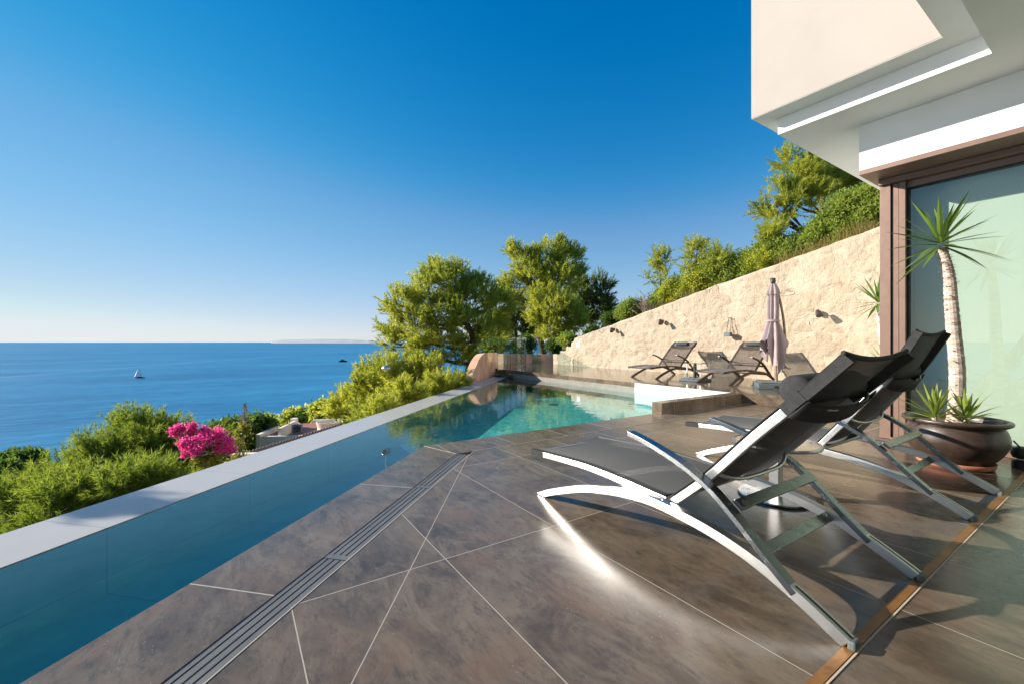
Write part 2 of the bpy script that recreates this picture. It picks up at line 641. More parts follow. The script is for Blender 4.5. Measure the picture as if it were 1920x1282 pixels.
def pool_water_material():
    t, fr, gl = glass_material('pool_water', (0.47, 0.90, 0.90), 1.33, 0.0, 0.012, 3.6)
    co = t.coord('Object')
    n1 = t.noise(co, 5.0, 3, 0.5, 0.3)
    n2 = t.noise(co, 1.4, 2, 0.5)
    b = t.n.new('ShaderNodeBump')
    b.inputs['Strength'].default_value = 0.035
    b.inputs['Distance'].default_value = 0.05
    t.l.new(t.m('ADD', n1, n2), b.inputs['Height'])
    t.l.new(b.outputs[0], fr.inputs[1])
    t.l.new(b.outputs[0], gl.inputs['Normal'])
    return t.mat


M['pool_water'] = pool_water_material()


def mosaic_material():
    t = NT('turquoise_mosaic')
    co = t.coord()
    cell = t.voro(co, 20, 'F1', 0.2, 'Color')
    sep = t.n.new('ShaderNodeSeparateColor')
    t.l.new(cell, sep.inputs[0])
    c = t.mix(sep.outputs[0], (0.13, 0.50, 0.46), (0.62, 0.90, 0.76))
    ca = t.voro(t.coord(), 5.5, 'DISTANCE_TO_EDGE')
    t.set(Base_Color=c, Roughness=0.4)
    return t.mat


M['mosaic'] = mosaic_material()
t = NT('dark_pool_tile')
co = t.coord()
sp = t.n.new('ShaderNodeSeparateXYZ')
t.l.new(co, sp.inputs[0])
s_ = t.m('MULTIPLY', t.m('ADD', sp.outputs[0], sp.outputs[1]), 0.70711)
fr_ = t.m('ABSOLUTE', t.m('SUBTRACT', t.m('FRACT', t.m('ADD', t.m('DIVIDE', t.m('SUBTRACT', s_, 1.885), 1.0), 0.5)), 0.5))
jm = t.m('LESS_THAN', fr_, 0.006)
zj = t.m('LESS_THAN', t.m('ABSOLUTE', t.m('ADD', sp.outputs[2], 0.33)), 0.004)
g_ = t.m('MAXIMUM', jm, zj)
c_ = t.mix(t.ramp(t.noise(co, 3, 7, 0.65), [(0.35, 0.0), (0.7, 1.0)]), (0.035, 0.225, 0.215), (0.070, 0.31, 0.285))
t.set(Base_Color=t.mix(g_, c_, (0.05, 0.155, 0.18)), Roughness=0.5)
M['dark_pool'] = t.mat

t = NT('wet_pale_stone')
co = t.coord()
sp = t.n.new('ShaderNodeSeparateXYZ')
t.l.new(co, sp.inputs[0])
s_ = t.m('MULTIPLY', t.m('ADD', sp.outputs[0], sp.outputs[1]), 0.70711)
fr_ = t.m('ABSOLUTE', t.m('SUBTRACT', t.m('FRACT', t.m('ADD', t.m('SUBTRACT', s_, 1.885), 0.5)), 0.5))
jm = t.m('LESS_THAN', fr_, 0.003)
n_ = t.noise(co, 2.6, 8, 0.6)
t.set(Base_Color=t.mix(jm, t.mix(n_, (0.43, 0.41, 0.39), (0.50, 0.48, 0.46)), (0.3, 0.29, 0.28)), Roughness=0.32,
      Coat_Weight=0.3, Coat_Roughness=0.12, Coat_IOR=1.33, Specular_IOR_Level=0.12)
t.bump(t.noise(co, 6, 3), 0.06, 0.01)
M['wet_stone'] = t.mat


def sea_material():
    t = NT('sea')
    co = t.coord('Object')
    mp = t.n.new('ShaderNodeMapping')
    mp.inputs['Rotation'].default_value = (0, 0, HEAD)
    mp.inputs['Scale'].default_value = (0.28, 1.0, 1.0)
    t.l.new(co, mp.inputs[0])
    v = mp.outputs[0]
    n1 = t.noise(v, 0.16, 6, 0.6, 0.6)
    n2 = t.noise(v, 0.012, 5, 0.55, 0.4)
    n3 = t.noise(v, 0.0028, 4, 0.5)
    f = t.m('ADD', t.m('MULTIPLY', n1, 0.55), t.m('ADD', t.m('MULTIPLY', n2, 0.45), t.m('MULTIPLY', n3, 0.3)))
    c = t.mix(t.ramp(f, [(0.50, 0.0), (0.80, 1.0)]), (0.004, 0.125, 0.27), (0.034, 0.28, 0.48))
    # a boat's foam trail lying across the bay
    sp = t.n.new('ShaderNodeSeparateXYZ')
    t.l.new(co, sp.inputs[0])
    A, B = at(0, 706, 613), at(760, 648, 5060)
    d = (B - A)
    L = math.hypot(d.x, d.y)
    nx, ny = -d.y / L, d.x / L
    dist = t.m('ADD', t.m('MULTIPLY', t.m('SUBTRACT', sp.outputs[0], A.x), nx), t.m('MULTIPLY', t.m('SUBTRACT', sp.outputs[1], A.y), ny))
    dist = t.m('ADD', dist, t.m('MULTIPLY_ADD', t.noise(co, 0.004, 3), 60.0, -30.0))
    foam = t.ramp(t.m('DIVIDE', t.m('ABSOLUTE', dist), 16.0, clamp=True), [(0.3, 0.4), (1.0, 0.0)])
    c = t.mix(t.m('MULTIPLY', foam, n1), c, (0.35, 0.5, 0.6))
    t.set(Base_Color=c, Roughness=0.42, Specular_IOR_Level=0.22, IOR=1.33)
    t.bump(t.m('ADD', n1, t.m('MULTIPLY', n2, 3.0)), 0.9, 1.2)
    return t.mat


M['sea'] = sea_material()
t = NT('hillside_ground')
co = t.coord()
c = t.mix(t.ramp(t.noise(co, 0.7, 8, 0.65), [(0.4, 0.0), (0.6, 1.0)]), (0.035, 0.05, 0.015), (0.16, 0.115, 0.065))
t.set(Base_Color=c, Roughness=0.95, Specular_IOR_Level=0.1)
t.bump(t.noise(co, 3, 8), 0.8, 0.2)
M['ground'] = t.mat
M['island'] = plain('haze_paled_island_rock', (0.46, 0.46, 0.44), 0.95, 0, 0.1, 0.002)  # pale grey stands in for the distance haze over the island
M['blind'] = plain('white_roller_blind', (0.56, 0.555, 0.545), 0.9, 0, 0.02)
M['room_dark'] = plain('dim_room_wall', (0.25, 0.3, 0.32), 0.9)

# ------------------------------------------------------------------ setting: ground, sea, pool, terraces
WZ = -0.057          # water level
TZ = 0.148           # upper terrace
EDGE = 3.88          # y - x of the infinity edge, inner side
OUT = 4.55           # outer side
DK = 2.355           # y - x of the deck's diagonal pool edge
PF = -0.43           # pool floor as seen through the water
NEARY = 3.88
CX1 = NEARY - DK     # 1.525: corner of the near deck

WALLX = 10.15


def wall_top(y):
    ys = [-4, 2.863, 3.51, 4.082, 4.722, 5.444, 6.263, 7.406, 8.897, 10.277, 11.56]
    zs = [4.7, 3.189, 3.05, 2.906, 2.757, 2.598, 2.409, 2.131, 1.757, 1.43, 1.13]
    if y > 11.56:
        return 1.0 if y < 11.75 else (0.83 if y < 12.1 else (0.66 if y < 12.5 else 0.52))
    return float(np.interp(y, ys, zs))


def ground_z(x, y):
    p = (y - x - 4.62) / 1.41421
    base = -2.3 - (0.33 * p if p < 70 else 0.33 * 70 + 0.34 * (p - 70)) if p > 0 else -2.3
    if p > 0:
        base += 1.2 * mnoise.noise((x * 0.12, y * 0.12, 0)) * min(1, p / 6)
    q = x - 10.45
    if q > 0:
        yy = min(max(y, -4), 13)
        up = (wall_top(yy) if yy < 11.5 else 0.5) - 0.14 + 0.05 * min(q, 6) - 0.10 * max(0, q - 6) + 0.12 * mnoise.noise((x * 0.4, y * 0.4, 3))
        lim = -2.3 - 0.33 * max(p, 0)
        if y < 13.8: return max(up, lim)
    if y > 13.8:
        return -2.2 - 0.33 * max(p, 0) - 0.16 * (y - 13.8)
    return base


xs = [-420, -330, -260, -200, -160, -130, -100, -80, -62, -48] + list(np.arange(-38, -10, 2.0)) + list(np.arange(-10, 10.1, 1.0)) + [10.3, 10.6] + list(np.arange(11.5, 24, 1.0)) + [26, 30, 35, 42, 50, 65, 90, 130, 180, 260]
ys = [-200, -120, -70, -40, -25, -15, -10] + list(np.arange(-6, 30, 1.0)) + list(np.arange(30, 60, 2.5)) + list(np.arange(60, 150, 6)) + [150, 170, 200, 240, 300, 380, 480]
vs = [(float(x), float(y), ground_z(x, y)) for y in ys for x in xs]
nx = len(xs)
fs = [(j * nx + i, j * nx + i + 1, (j + 1) * nx + i + 1, (j + 1) * nx + i) for j in range(len(ys) - 1) for i in range(nx - 1)]
me = bpy.data.meshes.new('hillside')
me.from_pydata(vs, [], fs)
setp(link('hillside', me, M['ground'], smooth=True), kind='structure')

b = MB()
b.add([(-60000, -60000, -50), (60000, -60000, -50), (60000, 60000, -50), (-60000, 60000, -50)], [(0, 1, 2, 3)])
setp(b.build('sea', M['sea']), kind='structure')

# the long low island on the horizon
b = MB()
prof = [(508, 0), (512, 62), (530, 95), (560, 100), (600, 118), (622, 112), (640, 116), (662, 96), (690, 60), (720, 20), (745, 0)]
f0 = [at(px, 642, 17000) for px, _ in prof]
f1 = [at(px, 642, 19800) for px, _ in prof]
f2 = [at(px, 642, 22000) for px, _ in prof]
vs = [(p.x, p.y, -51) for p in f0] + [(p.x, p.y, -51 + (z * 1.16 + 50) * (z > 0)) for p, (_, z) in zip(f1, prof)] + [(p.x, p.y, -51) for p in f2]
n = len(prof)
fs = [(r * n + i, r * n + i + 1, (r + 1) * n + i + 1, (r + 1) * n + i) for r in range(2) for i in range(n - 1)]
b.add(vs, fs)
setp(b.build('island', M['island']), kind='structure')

# deck: one slab with its diagonal pool side, drain channel left open
DR0, DR1 = 1.785, 1.615     # y - x of the drain's two sides (lines through the deck)
YR = 3.45                   # inner line of the straight coping


def on45(x, d): return (x, x + d)


b = MB()
# main field: bounded by the drain's right side, the coping's inner line, the terrace riser
b.prism([(-6, -6 + DR1), (-6, -8), (7.05, -8), (7.05, 3.79), (4.98, 3.79), (4.98, YR), (YR - DR1, YR)], -0.9, 0.0)
setp(b.build('paved_terrace', M['deck']), kind='structure')
b = MB()
b.prism([(-6, -6 + DR0), (YR - DR0 + 0.0, YR), (CX1, NEARY), (-6, -6 + DK)], -0.9, 0.0)
setp(b.build('diagonal_pool_coping', M['edge45']), kind='structure')
b = MB()
b.prism([(YR - DR0 + 0.004, YR + 0.002), (4.98, YR + 0.002), (4.98, NEARY), (CX1 + 0.004, NEARY)], -0.9, 0.0)
setp(b.build('straight_pool_coping', M['edgex']), kind='structure')

# slot drain between coping and deck: three dark slots between metal bars
dr = empty('slot_drain', (0.9, 0.9 + 1.7, 0), 0, 'grey slot drain with three dark grooves running diagonally beside the pool', 'floor drain')
R45 = math.radians(45)


def d45(mb, s0, s1, d0, d1, z0, z1):
    """Box along the 45 degree direction: s metres along it from x=0, between y-x = d0..d1."""
    pts = []
    for s, d in ((s0, d0), (s1, d0), (s1, d1), (s0, d1)):
        x = s / 1.41421 - d / 2 + 0.85
        pts.append((x - 0.9, x + d - 2.6))
    mb.prism(pts, z0, z1)


b = MB()
d45(b, -9.0, 2.44, DR1 - 0.01, DR0 + 0.01, -0.09, -0.045)
b.build('channel', M['gasket'], dr)
wd = (DR0 - DR1)
b = MB()
for k in range(-8, 3):
    s0, s1 = k * 0.98 - 0.43, (k + 1) * 0.98 - 0.43
    if k == 2: s1 = 2.43
    for q0, q1 in ((0.0, 0.2), (0.27, 0.46), (0.53, 0.73), (0.80, 1.0)):
        d45(b, s0 + 0.004, s1 - 0.004, DR1 + wd * q0, DR1 + wd * q1, -0.05, -0.003)
    d45(b, s0, s0 + 0.035, DR1 + 0.002, DR0 - 0.002, -0.05, -0.002)
b.build('grating', plain('grey_drain_metal', (0.19, 0.185, 0.18), 0.45, 0.3), dr)

# grout lines along the coping and beside the drain
b = MB()
b.box(YR - DR1 + 0.01, 4.975, YR - 0.0035, YR + 0.0035, -0.01, 0.0022)
b.prism([(CX1 + 0.003, NEARY - 0.004), (YR - DR0 - 0.003, YR), (YR - DR0 + 0.003, YR + 0.003), (CX1 + 0.009, NEARY - 0.001)], -0.01, 0.0024)
b.prism([(-6, -6 + DR1 - 0.006), (-6, -6 + DR1 - 0.014), (YR - DR1 + 0.014, YR), (YR - DR1 + 0.006, YR)], -0.01, 0.002)
setp(b.build('pavement_joints', plain('pale_joint_grout', (0.40, 0.36, 0.31), 0.9)), kind='structure')

# pool basin
b = MB()
b.mi = 0
b.prism([(-6, -6 + DK - 0.02), (CX1, NEARY - 0.02), (7.06, NEARY - 0.02), (7.06, 7.06 + EDGE + 0.02), (-6, -6 + EDGE + 0.02)], PF - 0.3, PF)
setp(b.build('pool_floor', M['mosaic']), kind='structure')
b = MB()
b.add([(-6, -6 + DK, PF + 0.004), (CX1, NEARY, PF + 0.004), (1.9, 1.9 + EDGE - 1.3, PF + 0.004), (1.9, 1.9 + EDGE, PF + 0.004), (-6, -6 + EDGE, PF + 0.004)], [(0, 1, 2, 3, 4)])
setp(b.build('shaded_channel_floor', M['dark_pool']), kind='structure')  # shade in the channel put into the floor colour, over the mosaic

b = MB()
b.prism([(-6, -6 + EDGE), (8.35, 8.35 + EDGE), (8.35, 8.35 + OUT), (-6, -6 + OUT)], -4.2, WZ + 0.004)
iw = empty('infinity_edge_wall', (1, 5.2, 0), 0, 'long pale wet stone ledge along the infinity side of the pool', 'pool wall')
o = b.build('ledge', M['wet_stone'], iw)
o.location = (-1, -5.2, 0)
b = MB()
b.add([(-6, -6 + EDGE - 0.004, PF), (7.2, 7.2 + EDGE - 0.004, PF), (7.2, 7.2 + EDGE - 0.004, WZ - 0.002), (-6, -6 + EDGE - 0.004, WZ - 0.002)], [(0, 1, 2, 3)])
o = b.build('inner_lining', M['dark_pool'], iw)
o.location = (-1, -5.2, 0)

b = MB()
b.add([(-6, -6 + DK + 0.001, WZ), (CX1, NEARY, WZ), (7.045, NEARY, WZ), (7.045, 7.045 + EDGE, WZ), (-6, -6 + EDGE, WZ)], [(0, 1, 2, 3, 4)])
setp(b.build('water', M['pool_water']), kind='structure')

o = MB()
o.lathe([(0.11, 0), (0.11, 0.012), (0.09, 0.02)], 24, (0, 0, 0))
po = o.build('pool_drain', M['black_plastic'], bevel=0)
po.location = (6.11, 7.59, PF)
setp(po, 'round dark drain cover on the turquoise pool floor', 'pool drain')

# upper terrace
b = MB()
b.prism([(7.05, -3), (10.3, -3), (10.3, 12.0), (10.9, 13.9), (8.9, 14.3), (7.05, 12.0)], -3.2, TZ)
setp(b.build('raised_terrace', M['terrace']), kind='structure')
b = MB()   # white tiled pool side, standing 25 mm in front of the terrace
b.box(7.0, 7.047, 3.96, 6.0, PF, TZ + 0.002)
b.build('white_pool_side', M['white_tile'])
setp(bpy.data.objects['white_pool_side'], 'white tiled upstand between the pool water and the raised terrace', 'pool wall')
b = MB()
b.box(7.02, 7.048, 6.004, 10.90, WZ - 0.03, TZ - 0.10)
lp = b.build('pool_overflow_lip', M['marble_lip'])
setp(lp, 'narrow pale stone lip at the water under the raised terrace edge', 'pool lip')
b = MB()
b.box(4.98, 7.048, 3.79, 3.955, -0.5, TZ + 0.003)
rm = b.build('low_wall', M['terrace'], bevel=0.004)
setp(rm, 'low tiled wall closing the near corner of the pool', 'low wall')

# dark slab on the far end of the ledge
b = MB()
b.box(-0.5, 0.5, -0.3, 0.3, 0.03, 0.075)
b.box(-0.42, -0.34, -0.25, 0.25, 0.0, 0.03)
b.box(0.34, 0.42, -0.25, 0.25, 0.0, 0.03)
st = b.build('stepping_slab', M['dark_metal'], bevel=0.006)
st.location = (7.12, 11.2, WZ + 0.004)
st.rotation_euler = (0, 0, R45)
setp(st, 'dark flat slab lying across the pale ledge at the far pool corner', 'step')

# ------------------------------------------------------------------ retaining wall (rubble stone) and the low walls at the far end
def stone_wall():
    yv = np.concatenate([np.arange(-4, 0, 0.4), np.arange(0, 11.56, 0.06), np.arange(11.6, 13.05, 0.05)])
    rows = 58
    vs, fs = [], []
    for y in yv:
        zt = wall_top(y) + 0.03 * mnoise.noise((y * 2.2, 0, 5)) + 0.012 * mnoise.noise((y * 9, 0, 8))
        xb = WALLX + 0.55 * max(0, (y - 10.5) / 2.5) ** 2 * 0.5
        for k in range(rows + 1):
            z = 0.05 + (zt - 0.05) * k / rows
            q = Vector((y * 2.9, z * 3.6, 0))
            q = q + 0.45 * mnoise.noise_vector(q * 0.7)
            dv, _ = mnoise.voronoi(q)
            e = min(1.0, (dv[1] - dv[0]) * 3.0)
            h = 0.006 * e + 0.018 * mnoise.noise(Vector((y * 6, z * 6, 2))) + 0.012 * mnoise.noise(Vector((y * 13, z * 13, 4))) + 0.03 * mnoise.noise(Vector((y * 1.1, z * 1.1, 7)))
            x = xb + 0.06 - h
            if k == rows: x += 0.05
            vs.append((x, float(y), float(z)))
        vs.append((xb + 0.58, float(y), float(zt) - 0.02))
        vs.append((xb + 0.62, float(y), -0.4))
    n = rows + 3
    for i in range(len(yv) - 1):
        for k in range(n - 1):
            a = i * n + k
            fs.append((a, a + n, a + n + 1, a + 1))
    me = bpy.data.meshes.new('retaining_wall')
    me.from_pydata(vs, [], fs)
    o = link('retaining_wall', me, M['stone'], smooth=True)
    setp(o, 'long sunlit cream rubble stone wall whose top slopes up towards the house', 'stone wall')


stone_wall()

# the plastered wall curving round the far pool corner
def strip_wall(name, path, tops, th, z0, mat, batter=0.0):
    P = smooth_pts([(x, y, t) for (x, y), t in zip(path, tops)], 8)
    vs, fs = [], []
    n = len(P)
    for i, (x, y, tz) in enumerate(P):
        a, c = P[max(i - 1, 0)], P[min(i + 1, n - 1)]
        dx, dy = c[0] - a[0], c[1] - a[1]
        L = math.hypot(dx, dy)
        nx_, ny_ = -dy / L, dx / L
        jx = 0.02 * mnoise.noise((x * 3, y * 3, 1))
        vs += [(x + jx, y, z0), (x + nx_ * batter + jx, y + ny_ * batter, tz), (x + nx_ * (th + batter), y + ny_ * (th + batter), tz - 0.02), (x + nx_ * (th + batter * 2), y + ny_ * (th + batter * 2), z0)]
    for i in range(n - 1):
        for k in range(4):
            a, b2 = i * 4 + k, i * 4 + (k + 1) % 4
            fs.append((a, a + 4, b2 + 4, b2))
    fs += [(0, 1, 2, 3), (4 * n - 1, 4 * n - 2, 4 * n - 3, 4 * n - 4)]
    b = MB()
    b.add(vs, fs)
    return b.build(name, mat)


cw = strip_wall('curved_wall', [(4.92, 9.50), (5.25, 9.84), (5.6, 10.2), (5.95, 10.56), (6.4, 11.02), (7.0, 11.66), (7.5, 12.35)],
                [-0.12, 0.22, 0.50, 0.66, 0.68, 0.66, 0.64], 0.22, -4.0, M['terracotta_plaster'])
setp(cw, 'orange plastered wall curving up from the ledge at the far pool corner', 'plaster wall')
ew = strip_wall('end_wall', [(7.45, 12.3), (7.9, 13.2), (8.7, 13.95), (9.8, 14.0), (10.75, 13.35)],
                [0.64, 0.62, 0.56, 0.52, 0.52], 0.35, -3.0, M['terracotta_plaster'])
setp(ew, 'low brown stone wall closing the far end of the raised terrace', 'stone wall')

# glass fence along the far end
gf = empty('glass_fence', (*at(969, 694, 13.6).xy, TZ), 0, 'frameless glass fence of tall clear panes beyond the far pool corner', 'glass fence')
A2, B2 = Vector((6.45, 10.62)), Vector((9.55, 13.55))
dv2 = (B2 - A2)
for i in range(5):
    a, c = A2 + dv2 * (i / 5 + 0.012), A2 + dv2 * ((i + 1) / 5 - 0.012)
    nrm = Vector((-dv2.y, dv2.x)).normalized() * 0.006
    z0 = WZ + 0.02 if i < 2 else TZ + 0.01
    b = MB()
    b.prism([(a - nrm)[:], (c - nrm)[:], (c + nrm)[:], (a + nrm)[:]], z0, 1.12 + 0.012 * i)
    o = b.build('glass_panel', M['fence_glass'], gf)
    o.matrix_parent_inverse.translation = -gf.location
    b = MB()
    # green ground edge of the pane
    u = dv2.normalized() * 0.016
    b.prism([(c - nrm * 1.1 - u)[:], (c - nrm * 1.1 + u)[:], (c + nrm * 1.1 + u)[:], (c + nrm * 1.1 - u)[:]], z0 + 0.03, 1.12 + 0.012 * i)
    e = b.build('pane_edge', plain('glass_edge', (0.02, 0.05, 0.045), 0.2), o)
    e.matrix_parent_inverse.identity()
a, c = at(998, 690, 17.0), at(1015, 690, 17.0)
b = MB()
b.prism([(a.x, a.y), (c.x, c.y), (c.x + 0.008, c.y + 0.012), (a.x + 0.008, a.y + 0.012)], TZ, 1.17)
o = b.build('glass_panel', M['fence_glass'], gf)
o.matrix_parent_inverse.translation = -gf.location

# ------------------------------------------------------------------ the villa
vl = empty('villa', (6.5, 0, 0), 0, 'modern cream villa with overhanging upper storey and brown framed window wall', 'house')


def vpart(mb, name, mat, bevel=0, parent=None):
    mb.v = [(x - 6.5, y, z) for x, y, z in mb.v]
    return mb.build(name, mat, vl if parent is None else parent, bevel=bevel)


b = MB()
b.prism([(4.57, 2.357), (9.6, 2.357), (9.6, -7), (-8, -7), (-8, 0.915), (4.57, 0.915)], 3.356, 6.6)
vpart(b, 'upper_storey', M['render_cream'])
b = MB()
b.prism([(4.574, 2.353), (9.6, 2.353), (9.6, -6.99), (-7.99, -6.99), (-7.99, 0.911), (4.574, 0.911)], 3.350, 3.353)
b.prism([(4.80, 2.20), (9.55, 2.20), (9.55, -6.9), (-7.9, -6.9), (-7.9, 0.69), (4.80, 0.69)], 3.185, 3.349)
vpart(b, 'soffit', M['render_white'])
b = MB()
b.box(5.30, 5.95, -2.1, 1.66, 2.730, 3.183)
vpart(b, 'lintel', M['render_white'])
b = MB()
b.box(5.297, 5.95, -2.1, 1.663, 2.682, 2.728)
b.box(5.62, 5.95, -2.1, 1.60, 2.625, 2.680)
vpart(b, 'lintel_trim', M['frame_brown'], 0.003)
b = MB()
b.box(5.95, 9.5, 1.35, 1.58, 0.0, 3.183)
b.box(-8, 5.6, -2.5, -2.2, 0.0, 3.183)
vpart(b, 'wall', M['render_white'])
b = MB()
for k in range(4):
    b.box(-7.5 + k * 3.2, -4.5 + k * 3.2, -2.197, -2.15, 0.06, 2.7)
vpart(b, 'rear_glazing', plain('dark_window', (0.015, 0.02, 0.022), 0.08, 0, 0.05))
# window wall: post of three nested profiles, top and bottom rails, glass, blind behind
b = MB()
b.box(5.66, 5.95, 1.512, 1.60, 0.003, 2.622)
b.box(5.68, 5.95, 1.452, 1.504, 0.003, 2.622)
b.box(5.66, 5.80, 1.396, 1.444, 0.003, 2.622)
b.box(5.70, 5.80, -2.1, 1.394, 2.560, 2.622)
b.box(5.70, 5.80, -2.1, 1.394, 0.003, 0.075)
b.box(5.60, 5.655, -2.1, 1.50, 0.003, 0.03)
fr = vpart(b, 'window_frame', M['frame_brown'], 0.003)
b = MB()
b.box(5.69, 5.79, 1.443, 1.453, 0.004, 2.62)
b.box(5.69, 5.79, 1.503, 1.513, 0.004, 2.62)
b.box(5.706, 5.79, 1.382, 1.3955, 0.076, 2.559)
b.box(5.706, 5.79, -2.1, 1.38, 2.548, 2.5595)
b.box(5.706, 5.79, -2.1, 1.38, 0.0755, 0.084)
vpart(b, 'gasket', M['gasket'], parent=fr)
b = MB()
b.box(5.735, 5.741, -2.09, 1.3815, 0.085, 2.547)
vpart(b, 'window_pane', M['glass'])
b = MB()
b.box(5.93, 5.935, -2.09, 1.39, 0.02, 2.67)
vpart(b, 'roller_blind', M['blind'])

# ------------------------------------------------------------------ floor track and sun loungers
b = MB()
b.box(0.9, 6.0, 0.536, 0.566, -0.01, 0.004)
tr = b.build('floor_track', M['brass'])
setp(tr, 'orange brown metal floor track running between the dark tiles under the lounger feet', 'floor track')
b = MB()
b.box(0.9, 6.0, 0.528, 0.5345, -0.01, 0.0025)
b.build('grout', plain('pale_grout', (0.55, 0.45, 0.34), 0.9), tr)

ARC = [(2.245, 0.010), (2.19, 0.036), (2.128, 0.065), (1.943, 0.136), (1.795, 0.186), (1.66, 0.217), (1.532, 0.240), (1.39, 0.255), (1.266, 0.254), (1.05, 0.229), (0.868, 0.185), (0.716, 0.123), (0.60, 0.062), (0.545, 0.030)]
ARM = [(1.475, 0.549), (1.382, 0.530), (1.281, 0.502), (1.166, 0.462), (1.082, 0.422), (1.013, 0.380), (0.948, 0.328), (0.895, 0.282), (0.837, 0.226), (0.768, 0.164), (0.705, 0.110)]
SEAT = [(2.385, 0.259), (2.198, 0.270), (1.995, 0.281), (1.807, 0.287), (1.551, 0.279), (1.409, 0.270), (1.285, 0.262)]
BACK = [(1.263, 0.262), (1.092, 0.418), (0.895, 0.633), (0.714, 0.815), (0.579, 0.957)]
YC = 1.40


def grid_sheet(name, rows, mat, parent, smooth=True):
    n = len(rows[0])
    vs = [p for r in rows for p in r]
    fs = [(i * n + j, i * n + j + 1, (i + 1) * n + j + 1, (i + 1) * n + j) for i in range(len(rows) - 1) for j in range(n - 1)]
    me = bpy.data.meshes.new(name)
    me.from_pydata(vs, [], fs)
    o = link(name, me, mat, parent, smooth)
    s = o.modifiers.new('solid', 'SOLIDIFY')
    s.thickness = 0.004
    return o


def make_lounger(label, group, fabric, frame, cloth, back=None, W=0.72, dark=None, hx=0.28, hf=0.70, hr=0.82):
    root = empty('sun_lounger', (0, 0, 0), 0, label, 'sun lounger', group)
    back = back or BACK
    L = lambda pts: [(y - YC, z) for y, z in smooth_pts(pts, 4)]
    h = W / 2
    for s in (-1, 1):
        x0, x1 = (-h - 0.022, -h + 0.022) if s < 0 else (h - 0.022, h + 0.022)
        b = MB()
        arc = [(y, max(z, 0.012)) for y, z in L(ARC)]
        b.bar(arc, 0.042, x0, x1)
        b.v = [(x, y, max(z, 0.001)) for x, y, z in b.v]
        rl = b.build('leg_rail', frame, root, bevel=0.003)
        xm = (x0 + x1) / 2
        b = MB()
        tail = [(y, z + 0.0015) for y, z in arc if y < 0.72 - YC]
        b.bar(tail, 0.004, xm - 0.005, xm + 0.005)
        b.build('slot', M['gasket'], rl)
        b = MB()
        b.box(xm - 0.0225, xm + 0.0225, 0.532 - YC, 0.556 - YC, 0.0, 0.032)
        b.build('foot_cap', M['grey_plastic'], rl, bevel=0.006)
        xo = x0 - 0.0 if s < 0 else x0
        b = MB()
        b.bar(L(ARM), 0.024, xo - 0.004, xo + 0.048)
        b.build('armrest', dark or frame, root, bevel=0.003)
    # seat frame: two curved sides, a front bar and a hinge bar
    b = MB()
    sp = L(SEAT)
    for s in (-1, 1):
        xa = s * (h - 0.045)
        b.bar(sp, 0.034, xa - 0.014, xa + 0.014)
    b.tube([(-h + 0.045, sp[0][0] - 0.02, sp[0][1] - 0.018), (h - 0.045, sp[0][0] - 0.02, sp[0][1] - 0.018)], 0.012, 10)
    b.tube([(-h, sp[-1][0], sp[-1][1] - 0.015), (h, sp[-1][0], sp[-1][1] - 0.015)], 0.011, 10)
    b.build('seat_frame', frame, root, bevel=0.002)
    b = MB()
    bp = L(back)
    for s in (-1, 1):
        xa = s * (h - 0.045)
        b.bar(bp, 0.034, xa - 0.014, xa + 0.014)
    top = bp[-1]

    def backpt(f):
        k = f * (len(bp) - 1)
        i = min(int(k), len(bp) - 2)
        u = k - i
        return (bp[i][0] * (1 - u) + bp[i + 1][0] * u, bp[i][1] * (1 - u) + bp[i + 1][1] * u)
    for f in (0.30, 0.74):
        y, z = backpt(f)
        pts = []
        for k in range(15):
            u = -1 + 2 * k / 14
            sag = 0.065 * (1 - u ** 4)
            pts.append((u * (h - 0.045), y - sag * 0.72, z - 0.02 - sag * 0.68))
        b.tube(pts, 0.009, 8)
    b.build('backrest_frame', frame, root, bevel=0.002)
    for (y, z, th) in ((0.93, 0.345, 0.016), (0.862, 0.172, 0.016)):
        b = MB()
        b.bar([(y + 0.018 - YC, z + 0.0135), (y - 0.018 - YC, z - 0.0135)], th, -h + 0.02, h - 0.02)
        b.build('crossbar', dark or frame, root, bevel=0.002)
    # fabric
    rows = []
    NU = 16
    for (y, z) in sp:
        r = []
        for k in range(NU + 1):
            u = -1 + 2 * k / NU
            r.append((u * (h - 0.035), y, z + 0.006 - 0.028 * (1 - u * u)))
        rows.append(r)
    ssl = grid_sheet('seat_sling', rows, fabric, root)
    for s in (-1, 1):
        b = MB()
        b.bar([(y + 0.002, z + 0.003) for y, z in sp[:4]], 0.038, s * (h - 0.045) - 0.017, s * (h - 0.045) + 0.017)
        b.build('sleeve', cloth, ssl, bevel=0.003)
    rows = []
    for i, (y, z) in enumerate(bp):
        r = []
        f = i / (len(bp) - 1)
        for k in range(NU + 1):
            u = -1 + 2 * k / NU
            sag = 0.05 * (1 - u * u) * (0.35 + 0.65 * math.sin(math.pi * min(1, f * 1.05)))
            rim = 0.03 * (1 - u * u) if i == len(bp) - 1 else 0
            r.append((u * (h - 0.035), y - sag * 0.7 + rim * 0.5 + 0.004, z - sag * 0.7 - rim * 0.5 + 0.006))
        rows.append(r)
    bsl = grid_sheet('backrest_sling', rows, fabric, root)
    b = MB()
    rim_ = [(x, y, z) for x, y, z in rows[-1]]
    b.tube(rim_, 0.010, 8)
    b.build('hem', cloth, bsl, smooth=True)
    for s in (-1, 1):        # the sling's sleeve over the top of each side rail
        b = MB()
        k0 = int((hf + 0.02) * (len(bp) - 1))
        b.bar([(y + 0.004, z + 0.004) for y, z in bp[k0:]], 0.040, s * (h - 0.045) - 0.016, s * (h - 0.045) + 0.016)
        b.build('sleeve', cloth, bsl)
    # padded headrest held by a band round the side rails
    y, z = backpt(hf)
    b = MB()
    prof = []
